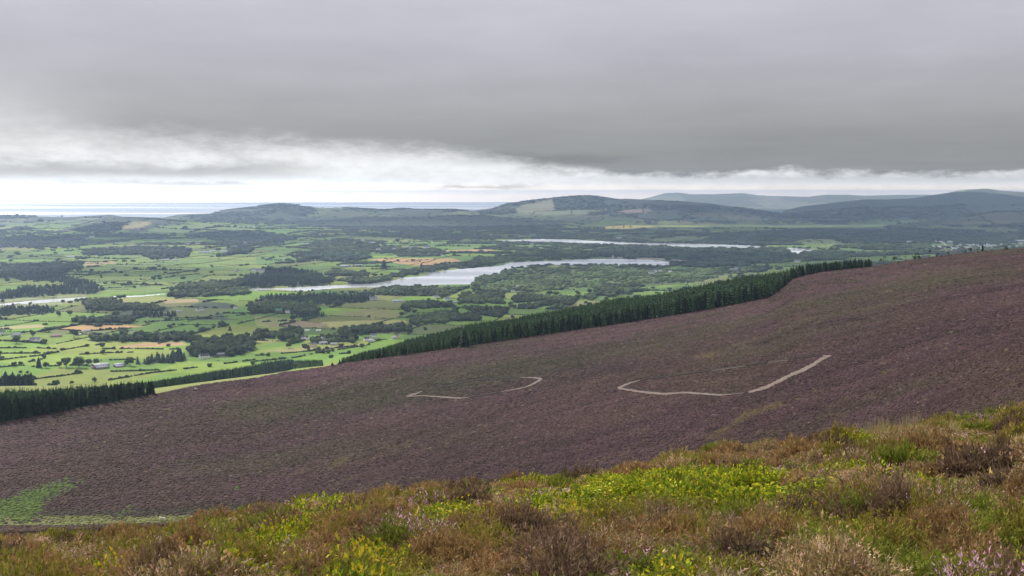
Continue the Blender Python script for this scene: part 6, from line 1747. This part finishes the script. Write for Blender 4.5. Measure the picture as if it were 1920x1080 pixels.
for u, v, w, h, k, nm, lab, cat in [
        (1655, 990, 175, 105, 'dead', 'heather_bush', 'largest dark brown heather bush near the lower right', 'heather bush'), (1830, 908, 150, 78, 'dead', 'heather_bush', 'wide dark brown bush right of the bright bilberry patch', 'heather bush'), (1690, 872, 95, 50, 'brown', 'heather_bush', 'rounded brown heather bush above the bright bilberry patch', 'heather bush'),
        (690, 975, 62, 62, 'brown', 'heather_bush', 'tall russet heather bush on the slope edge left of centre', 'heather bush'), (650, 995, 105, 62, 'olive', 'heather_bush', 'broad olive heather bush in front of the tall russet one', 'heather bush'), (745, 948, 26, 34, 'olive', 'heather_bush', 'narrow olive heather bush right of the tall russet one', 'heather bush'),
        (825, 955, 74, 48, 'olive', 'heather_bush', 'dark olive heather bush on the slope edge left of the bilberry', 'heather bush'), (880, 925, 42, 34, 'brown', 'heather_bush', 'small russet heather bush on the slope edge, left of two', 'heather bush'), (962, 912, 46, 30, 'brown', 'heather_bush', 'brown heather bush on the slope edge at centre', 'heather bush'),
        (1004, 899, 30, 24, 'olive', 'heather_bush', 'twiggy heather bush poking above the slope edge at centre', 'heather bush'), (1572, 868, 105, 42, 'olive', 'heather_bush', 'round olive heather bush on the edge left of the straw grass', 'heather bush'), (1740, 868, 110, 55, 'brown', 'heather_bush', 'brown heather bush under the straw coloured grass', 'heather bush'),
        (1330, 965, 75, 44, 'dead', 'heather_bush', 'grey brown dead heather bush within the bilberry band', 'heather bush'), (1235, 985, 30, 44, 'dead', 'heather_bush', 'narrow brown dead heather in the middle of the bilberry band', 'heather bush'), (340, 1008, 62, 32, 'olive', 'heather_bush', 'dark olive heather bush at the lower left beside pink flowers', 'heather bush'),
        (240, 1003, 40, 26, 'olive', 'heather_bush', 'dark green heather bush above the lower left bilberry', 'heather bush'), (281, 1000, 16, 26, 'brown', 'heather_bush', 'small upright russet heather bush at the lower left', 'heather bush'), (345, 1070, 70, 50, 'green', 'heather_bush', 'deep green heather bush near the bottom left', 'heather bush'),
        (65, 1060, 45, 34, 'olive', 'heather_bush', 'dark olive heather bush near the bottom left corner', 'heather bush'), (760, 1070, 130, 50, 'dead', 'heather_bush', 'wide brown dead heather bush at the bottom left of centre', 'heather bush'), (1330, 1060, 70, 46, 'green', 'heather_bush', 'dark green heather bush with hollow beneath at the bottom', 'heather bush'),
        (1700, 1055, 95, 50, 'olive', 'heather_bush', 'dark olive heather bush at the bottom right', 'heather bush'), (1580, 1062, 85, 44, 'green', 'heather_bush', 'green heather bush at the bottom right, left of the olive one', 'heather bush'), (1890, 1065, 70, 40, 'green', 'heather_bush', 'deep green heather bush at the bottom right corner', 'heather bush'),
        (1895, 800, 60, 36, 'olive', 'heather_bush', 'dark olive heather bush on the edge at the far right', 'heather bush'), (1440, 905, 60, 30, 'brown', 'heather_bush', 'russet heather bush just below the slope edge right of centre', 'heather bush'), (1030, 955, 105, 48, 'pink', 'flowering_heather', 'dark heather bush topped with pale pink flowers at centre', 'flowering heather'),
        (1805, 935, 55, 40, 'pink', 'flowering_heather', 'bright pink heather clump right of the largest brown bush', 'flowering heather'), (1600, 985, 85, 50, 'pink', 'flowering_heather', 'green heather dotted with pink flowers left of the largest brown bush', 'flowering heather'), (150, 1075, 85, 48, 'pink', 'flowering_heather', 'wide pink heather clump at the bottom left', 'flowering heather'),
        (1110, 1078, 60, 34, 'pink', 'flowering_heather', 'pink heather clump at the bottom centre', 'flowering heather'), (555, 1074, 55, 40, 'pink', 'flowering_heather', 'vivid pink heather clump at the bottom left of the bilberry', 'flowering heather'), (1131, 968, 26, 34, 'pink', 'flowering_heather', 'small violet pink heather sprig clump in the bilberry band', 'flowering heather'),
        (75, 1030, 60, 24, 'pink', 'flowering_heather', 'low pink heather clump near the left edge', 'flowering heather'), (350, 985, 45, 22, 'pink', 'flowering_heather', 'pale pink heather on the edge beside the meadow', 'flowering heather'), (1762, 900, 40, 34, 'pink', 'flowering_heather', 'slender pink heather between the two dark brown bushes', 'flowering heather'),
        (885, 1010, 34, 44, 'pink', 'flowering_heather', 'slender pink heather left of the bilberry band', 'flowering heather'), (1620, 925, 130, 56, 'bil', 'bilberry_bush', 'broad bright yellow green bilberry patch above the largest brown bush', 'bilberry bush'), (1480, 955, 80, 44, 'bil', 'bilberry_bush', 'bright bilberry patch at the right end of the band', 'bilberry bush'),
        (1200, 935, 110, 44, 'bil', 'bilberry_bush', 'yellow green bilberry patch in the upper middle of the band', 'bilberry bush'), (1080, 985, 95, 46, 'bil', 'bilberry_bush', 'yellowish bilberry patch at the left end of the band', 'bilberry bush'), (1190, 975, 90, 44, 'bil', 'bilberry_bush', 'green bilberry patch in the lower middle of the band', 'bilberry bush'),
        (830, 998, 110, 46, 'bil', 'bilberry_bush', 'bright bilberry patch left of centre below the olive bushes', 'bilberry bush'), (535, 1052, 60, 36, 'bil', 'bilberry_bush', 'yellow bilberry tuft at the bottom left above the vivid pink clump', 'bilberry bush'), (470, 1066, 40, 42, 'bil', 'bilberry_bush', 'tall yellow bilberry tuft near the bottom left', 'bilberry bush'),
        (310, 1018, 62, 20, 'bil', 'bilberry_bush', 'yellow bilberry streak at the lower left', 'bilberry bush'), (122, 1020, 28, 18, 'bil', 'bilberry_bush', 'small yellow bilberry tuft near the left edge meadow', 'bilberry bush'), (92, 1062, 20, 14, 'bil', 'bilberry_bush', 'tiny yellow bilberry tuft above the wide pink clump', 'bilberry bush'),
        (1645, 835, 90, 44, 'straw', 'grass_tuft', 'straw coloured grass tuft on the slope edge, left one', 'grass tuft'), (1765, 830, 60, 44, 'straw', 'grass_tuft', 'straw coloured grass tuft on the slope edge, right one', 'grass tuft'), (1705, 815, 45, 40, 'straw', 'grass_tuft', 'thin straw grass tuft between the two larger ones', 'grass tuft'),
        (1255, 1078, 40, 60, 'straw', 'grass_tuft', 'pale dead stalks standing at the bottom centre', 'grass tuft'), (1840, 1020, 90, 44, 'grass', 'grass_tuft', 'green grass tuft at the lower right', 'grass tuft'), (215, 1078, 40, 40, 'grass', 'grass_tuft', 'green grass tuft at the bottom left between pink and green bushes', 'grass tuft')]:
    shrub(u, v, w, h, k, nm, lab, cat)
HAZE = 4.1e-5; EXPO = 0.0; SUNP = 5.0

# ------------------------------------------------------------------ air
M_haze = bpy.data.materials.new('pale_air')
nt, N, L = nodes(M_haze)
N.remove(N['Principled BSDF'])
pv = N.new('ShaderNodeVolumePrincipled'); pv.inputs['Color'].default_value = (.51, .70, 1.0, 1); pv.inputs['Density'].default_value = HAZE; pv.inputs['Anisotropy'].default_value = .5
L.new(pv.outputs[0], N['Material Output'].inputs['Volume'])
bm = bmesh.new(); bmesh.ops.create_cube(bm, size=1)
for v in bm.verts:
    v.co = (v.co.x * 84000, v.co.y * 84000, (-95 if v.co.z < 0 else 386))
me = bpy.data.meshes.new('haze'); bm.to_mesh(me); bm.free(); me.materials.append(M_haze)
hz = link('haze', me); stuff(hz, 'thin blue grey haze filling the air over the valley')

# ------------------------------------------------------------------ unseen clouds added above the picture to throw broad shade on the valley
M_shade_cloud = mat_simple('shade_cloud_white', (.80, .80, .82), 1.0, .1, .001)


def shade_cloud(tx, ty, a, c, rot, seed, alt=3000.0):
    k = alt / math.tan(SUN_EL)
    cx, cy = tx + math.sin(SUN_AZ) * k, ty + math.cos(SUN_AZ) * k
    rr = random.Random(seed); parts = []
    V0, F0 = ico(2, .06, seed)
    for i in range(26):
        q = math.sqrt(rr.random()); w = rr.uniform(0, 6.283); s = rr.uniform(.22, .42) * (1.15 - .5 * q)
        px, py = math.cos(w) * q * a, math.sin(w) * q * c
        X_ = px * math.cos(rot) - py * math.sin(rot); Y_ = px * math.sin(rot) + py * math.cos(rot)
        parts.append((V0 * np.array([s * a, s * a * .8, 150 * (1.3 - q)]) + np.array([cx + X_, cy + Y_, alt + 40 * rr.random()]), F0, np.ones((len(V0), 3))))
    V_, F_, C_ = merge(parts)
    o0 = V_.mean(0)
    struct(link('shade_cloud', mesh_arrays('shade_cloud', V_ - o0, F_, M_shade_cloud, None, smooth=True), None, o0), 'one of the unseen clouds added above the picture to shade the valley')


SUN_AZ, SUN_EL = R_(-40), R_(36)
shade_cloud(2600, 8600, 3600, 1500, .15, 1, 3600.0); shade_cloud(5600, 12500, 3600, 2000, .1, 2, 5200.0); shade_cloud(-300, 10600, 1900, 700, .1, 3, 4500.0); shade_cloud(900, 4900, 1150, 520, .1, 4); shade_cloud(-2700, 7300, 1500, 520, .1, 5, 3800.0); shade_cloud(-350, 2680, 520, 230, .15, 6); shade_cloud(-1500, 4050, 520, 260, .2, 7)

# ------------------------------------------------------------------ sky: a cloud deck with a bright gap above the horizon, over the sky texture
W = bpy.data.worlds.new('World'); SC.world = W; W.use_nodes = True
nt = W.node_tree; N = nt.nodes; L = nt.links
SUN_AZ, SUN_EL = R_(-40), R_(36)


def sock(x):
    return x if not isinstance(x, (int, float)) else None


def mth(op, a, b=None, c=None):
    n = N.new('ShaderNodeMath'); n.operation = op
    for i, x in enumerate((a, b, c)):
        if x is None: continue
        if isinstance(x, (int, float)): n.inputs[i].default_value = x
        else: L.new(x, n.inputs[i])
    return n.outputs[0]


def smooth(x, a, b):
    n = N.new('ShaderNodeMapRange'); n.interpolation_type = 'SMOOTHSTEP'
    for nm, val in (('From Min', a), ('From Max', b)):
        if isinstance(val, (int, float)): n.inputs[nm].default_value = val
        else: L.new(val, n.inputs[nm])
    L.new(x, n.inputs['Value'])
    return n.outputs[0]


def curve(x, pts):
    n = N.new('ShaderNodeFloatCurve'); c = n.mapping.curves[0]
    xs = [p[0] for p in pts]; x0, x1 = xs[0], xs[-1]
    mr = N.new('ShaderNodeMapRange'); mr.inputs['From Min'].default_value = x0; mr.inputs['From Max'].default_value = x1; L.new(x, mr.inputs['Value'])
    while len(c.points) < len(pts): c.points.new(.5, .5)
    for p, (a, b) in zip(c.points, pts):
        p.location = ((a - x0) / (x1 - x0), b); p.handle_type = 'AUTO_CLAMPED'
    n.mapping.update(); L.new(mr.outputs[0], n.inputs['Value'])
    return n.outputs[0]


tc = N.new('ShaderNodeTexCoord'); sx = N.new('ShaderNodeSeparateXYZ'); L.new(tc.outputs['Generated'], sx.inputs[0])
EL = mth('MULTIPLY', mth('ARCSINE', sx.outputs['Z']), 57.29578)
AZ = mth('MULTIPLY', mth('ARCTAN2', sx.outputs['X'], sx.outputs['Y']), 57.29578)


def noise(sa, se, detail, off=0.0, rough=.55):
    cb = N.new('ShaderNodeCombineXYZ')
    L.new(mth('MULTIPLY', AZ, sa), cb.inputs[0]); L.new(mth('MULTIPLY', EL, se), cb.inputs[1]); cb.inputs[2].default_value = off
    n = N.new('ShaderNodeTexNoise'); n.inputs['Scale'].default_value = 1; n.inputs['Detail'].default_value = detail; n.inputs['Roughness'].default_value = rough
    L.new(cb.outputs[0], n.inputs['Vector'])
    return mth('SUBTRACT', n.outputs['Fac'], .5)


n_big = noise(.12, .45, 4, 1.3); n_mid = noise(.26, 1.1, 5, 4.1, .6); n_fine = noise(1.1, 2.6, 6, 8.2, .64)
# underside of the deck, brighter overhead
deck = mth('MULTIPLY', curve(EL, [(0, .155), (1.5, .145), (2.5, .152), (4, .19), (7, .245), (10, .295), (14, .36), (25, .42), (45, .46), (90, .46)]), 2.0)
pz = mth('ADD', mth('MAXIMUM', sx.outputs['Z'], 0.0), .035)
cbp = N.new('ShaderNodeCombineXYZ'); L.new(mth('DIVIDE', sx.outputs['X'], pz), cbp.inputs[0]); L.new(mth('DIVIDE', sx.outputs['Y'], pz), cbp.inputs[1])
npl = N.new('ShaderNodeTexNoise'); npl.inputs['Scale'].default_value = .55; npl.inputs['Detail'].default_value = 6; npl.inputs['Roughness'].default_value = .55; npl.inputs['Distortion'].default_value = .4
L.new(cbp.outputs[0], npl.inputs['Vector'])
n_base = mth('SUBTRACT', npl.outputs['Fac'], .5)                      # lumps on the underside of the deck, in true perspective
deck = mth('MULTIPLY', deck, mth('ADD', 1.0, mth('MULTIPLY', n_base, .24)))
deck = mth('MULTIPLY', deck, mth('ADD', 1.0, mth('ADD', mth('MULTIPLY', n_big, .26), mth('MULTIPLY', n_mid, .06))))
lift = smooth(AZ, -17.0, -28.0)                                       # thinner cloud to the left
deck = mth('ADD', deck, mth('MULTIPLY', mth('MULTIPLY', lift, mth('MULTIPLY', smooth(EL, 7.0, 3.0), .28)), 1.0))
# the bright gap
edge = curve(AZ, [(-180, .36), (-40, .32), (-25, .25), (-17, .235), (-10, .225), (-5, .205), (-1.5, .185), (.5, .14), (3, .105), (8, .092), (20, .092), (25, .088), (60, .1), (180, .36)])
edge = mth('MULTIPLY', edge, 10.0)
edge = mth('ADD', edge, mth('ADD', mth('MULTIPLY', n_mid, 1.1), mth('MULTIPLY', n_fine, .6)))
wid = curve(AZ, [(-180, .5), (-25, .36), (-20, .22), (-8, .14), (0, .11), (8, .045), (25, .04), (180, .5)])
wid = mth('MULTIPLY', wid, 10.0)
gap = mth('SUBTRACT', 1.0, smooth(EL, mth('SUBTRACT', edge, mth('MULTIPLY', wid, .35)), mth('ADD', edge, mth('MULTIPLY', wid, .65))))
gcolr = curve(AZ, [(-180, .5), (-40, .95), (-25, .86), (-10, .84), (0, .78), (8, .74), (25, .66), (60, .6), (180, .5)])
glow = mth('MULTIPLY', gcolr, mth('SUBTRACT', 1.22, mth('MULTIPLY', smooth(EL, .9, 2.4), .26)))
low = smooth(EL, 1.0, -.3)
glow = mth('MULTIPLY', glow, mth('ADD', 1.0, mth('MULTIPLY', low, mth('ADD', .40, mth('MULTIPLY', smooth(AZ, 8.0, -16.0), .55)))))
glow = mth('MULTIPLY', glow, mth('ADD', 1.0, mth('ADD', mth('MULTIPLY', n_mid, .35), mth('MULTIPLY', n_fine, .40))))
val = mth('ADD', mth('MULTIPLY', deck, mth('SUBTRACT', 1.0, gap)), mth('MULTIPLY', glow, gap))


def band(e0, w, a0, a1, soft, amp):
    e = mth('ADD', EL, mth('ADD', mth('MULTIPLY', n_mid, .9), mth('MULTIPLY', n_fine, .25)))
    d = mth('DIVIDE', mth('SUBTRACT', e, e0), w)
    g = mth('EXPONENT', mth('MULTIPLY', mth('MULTIPLY', d, d), -1.0))
    m = mth('MULTIPLY', smooth(AZ, a0 - soft, a0 + soft), smooth(AZ, a1 + soft, a1 - soft))
    return mth('MULTIPLY', mth('MULTIPLY', g, m), amp)


dark = band(1.15, .42, -60, -11, 4, .46)                             # grey bank low on the left
dark = mth('ADD', dark, band(.27, .10, -3.8, .8, 1.2, .42))           # thin streak left of centre
dark = mth('ADD', dark, band(.30, .14, -18, -12, 3, .22))
dark = mth('ADD', dark, band(.75, .25, 6, 40, 3, .18))
dark = mth('ADD', dark, band(.42, .13, -27, -14, 3, .20))
dark = mth('ADD', dark, band(1.75, .22, -3, 6, 2, .25))
val = mth('MULTIPLY', val, mth('SUBTRACT', 1.0, mth('MINIMUM', dark, .6)))
# tint: mauve grey overhead, neutral low down
mixc = N.new('ShaderNodeMix'); mixc.data_type = 'RGBA'
L.new(smooth(EL, 1.0, 8.0), mixc.inputs['Factor'])
mixc.inputs['A'].default_value = (.985, .995, .99, 1); mixc.inputs['B'].default_value = (.985, .97, 1.07, 1)
vm = N.new('ShaderNodeVectorMath'); vm.operation = 'SCALE'; L.new(mixc.outputs['Result'], vm.inputs[0]); L.new(mth('MULTIPLY', val, 10.0), vm.inputs['Scale'])
wm = N.new('ShaderNodeMix'); wm.data_type = 'RGBA'; L.new(smooth(EL, -.25, .62), wm.inputs['Factor'])
wm.inputs['A'].default_value = (2.2, 1.72, 1.22, 1); wm.inputs['B'].default_value = (1, 1, 1, 1)
vw = N.new('ShaderNodeVectorMath'); vw.operation = 'MULTIPLY'; L.new(vm.outputs[0], vw.inputs[0]); L.new(wm.outputs['Result'], vw.inputs[1]); vm = vw
sky = N.new('ShaderNodeTexSky'); sky.sky_type = 'NISHITA'; sky.sun_disc = False; sky.sun_elevation = SUN_EL; sky.sun_rotation = SUN_AZ
fin = N.new('ShaderNodeMix'); fin.data_type = 'RGBA'; fin.inputs['Factor'].default_value = .95
L.new(sky.outputs[0], fin.inputs['A']); L.new(vm.outputs[0], fin.inputs['B'])
bg = N['Background'] if 'Background' in N else N.new('ShaderNodeBackground')
L.new(fin.outputs['Result'], bg.inputs['Color']); bg.inputs['Strength'].default_value = .1
out = N['World Output'] if 'World Output' in N else N.new('ShaderNodeOutputWorld')
L.new(bg.outputs[0], out.inputs['Surface'])

sl = bpy.data.lights.new('sun', 'SUN'); sl.energy = SUNP; sl.angle = R_(5); sl.color = (1, .94, .84)
so = bpy.data.objects.new('sun', sl); COL.objects.link(so)
sd = Vector((math.sin(SUN_AZ) * math.cos(SUN_EL), math.cos(SUN_AZ) * math.cos(SUN_EL), math.sin(SUN_EL)))
so.rotation_euler = sd.to_track_quat('Z', 'Y').to_euler(); so.location = (0, 0, 900)

# ------------------------------------------------------------------ camera and output
cam = bpy.data.cameras.new('camera'); cam.sensor_width = 36; cam.lens = 36 * F / 1920; cam.clip_start = .1; cam.clip_end = 200000
co = bpy.data.objects.new('camera', cam); COL.objects.link(co); co.location = (0, 0, EYE); co.rotation_euler = (math.pi / 2 - PITCH, 0, 0)
SC.camera = co
SC.view_settings.view_transform = 'Standard'; SC.view_settings.look = 'None'; SC.view_settings.exposure = EXPO; SC.view_settings.gamma = 1
SC.cycles.use_denoising = True
SC.cycles.max_bounces = 4; SC.cycles.diffuse_bounces = 2; SC.cycles.glossy_bounces = 2; SC.cycles.transparent_max_bounces = 4; SC.cycles.transmission_bounces = 2
SC.cycles.volume_bounces = 0
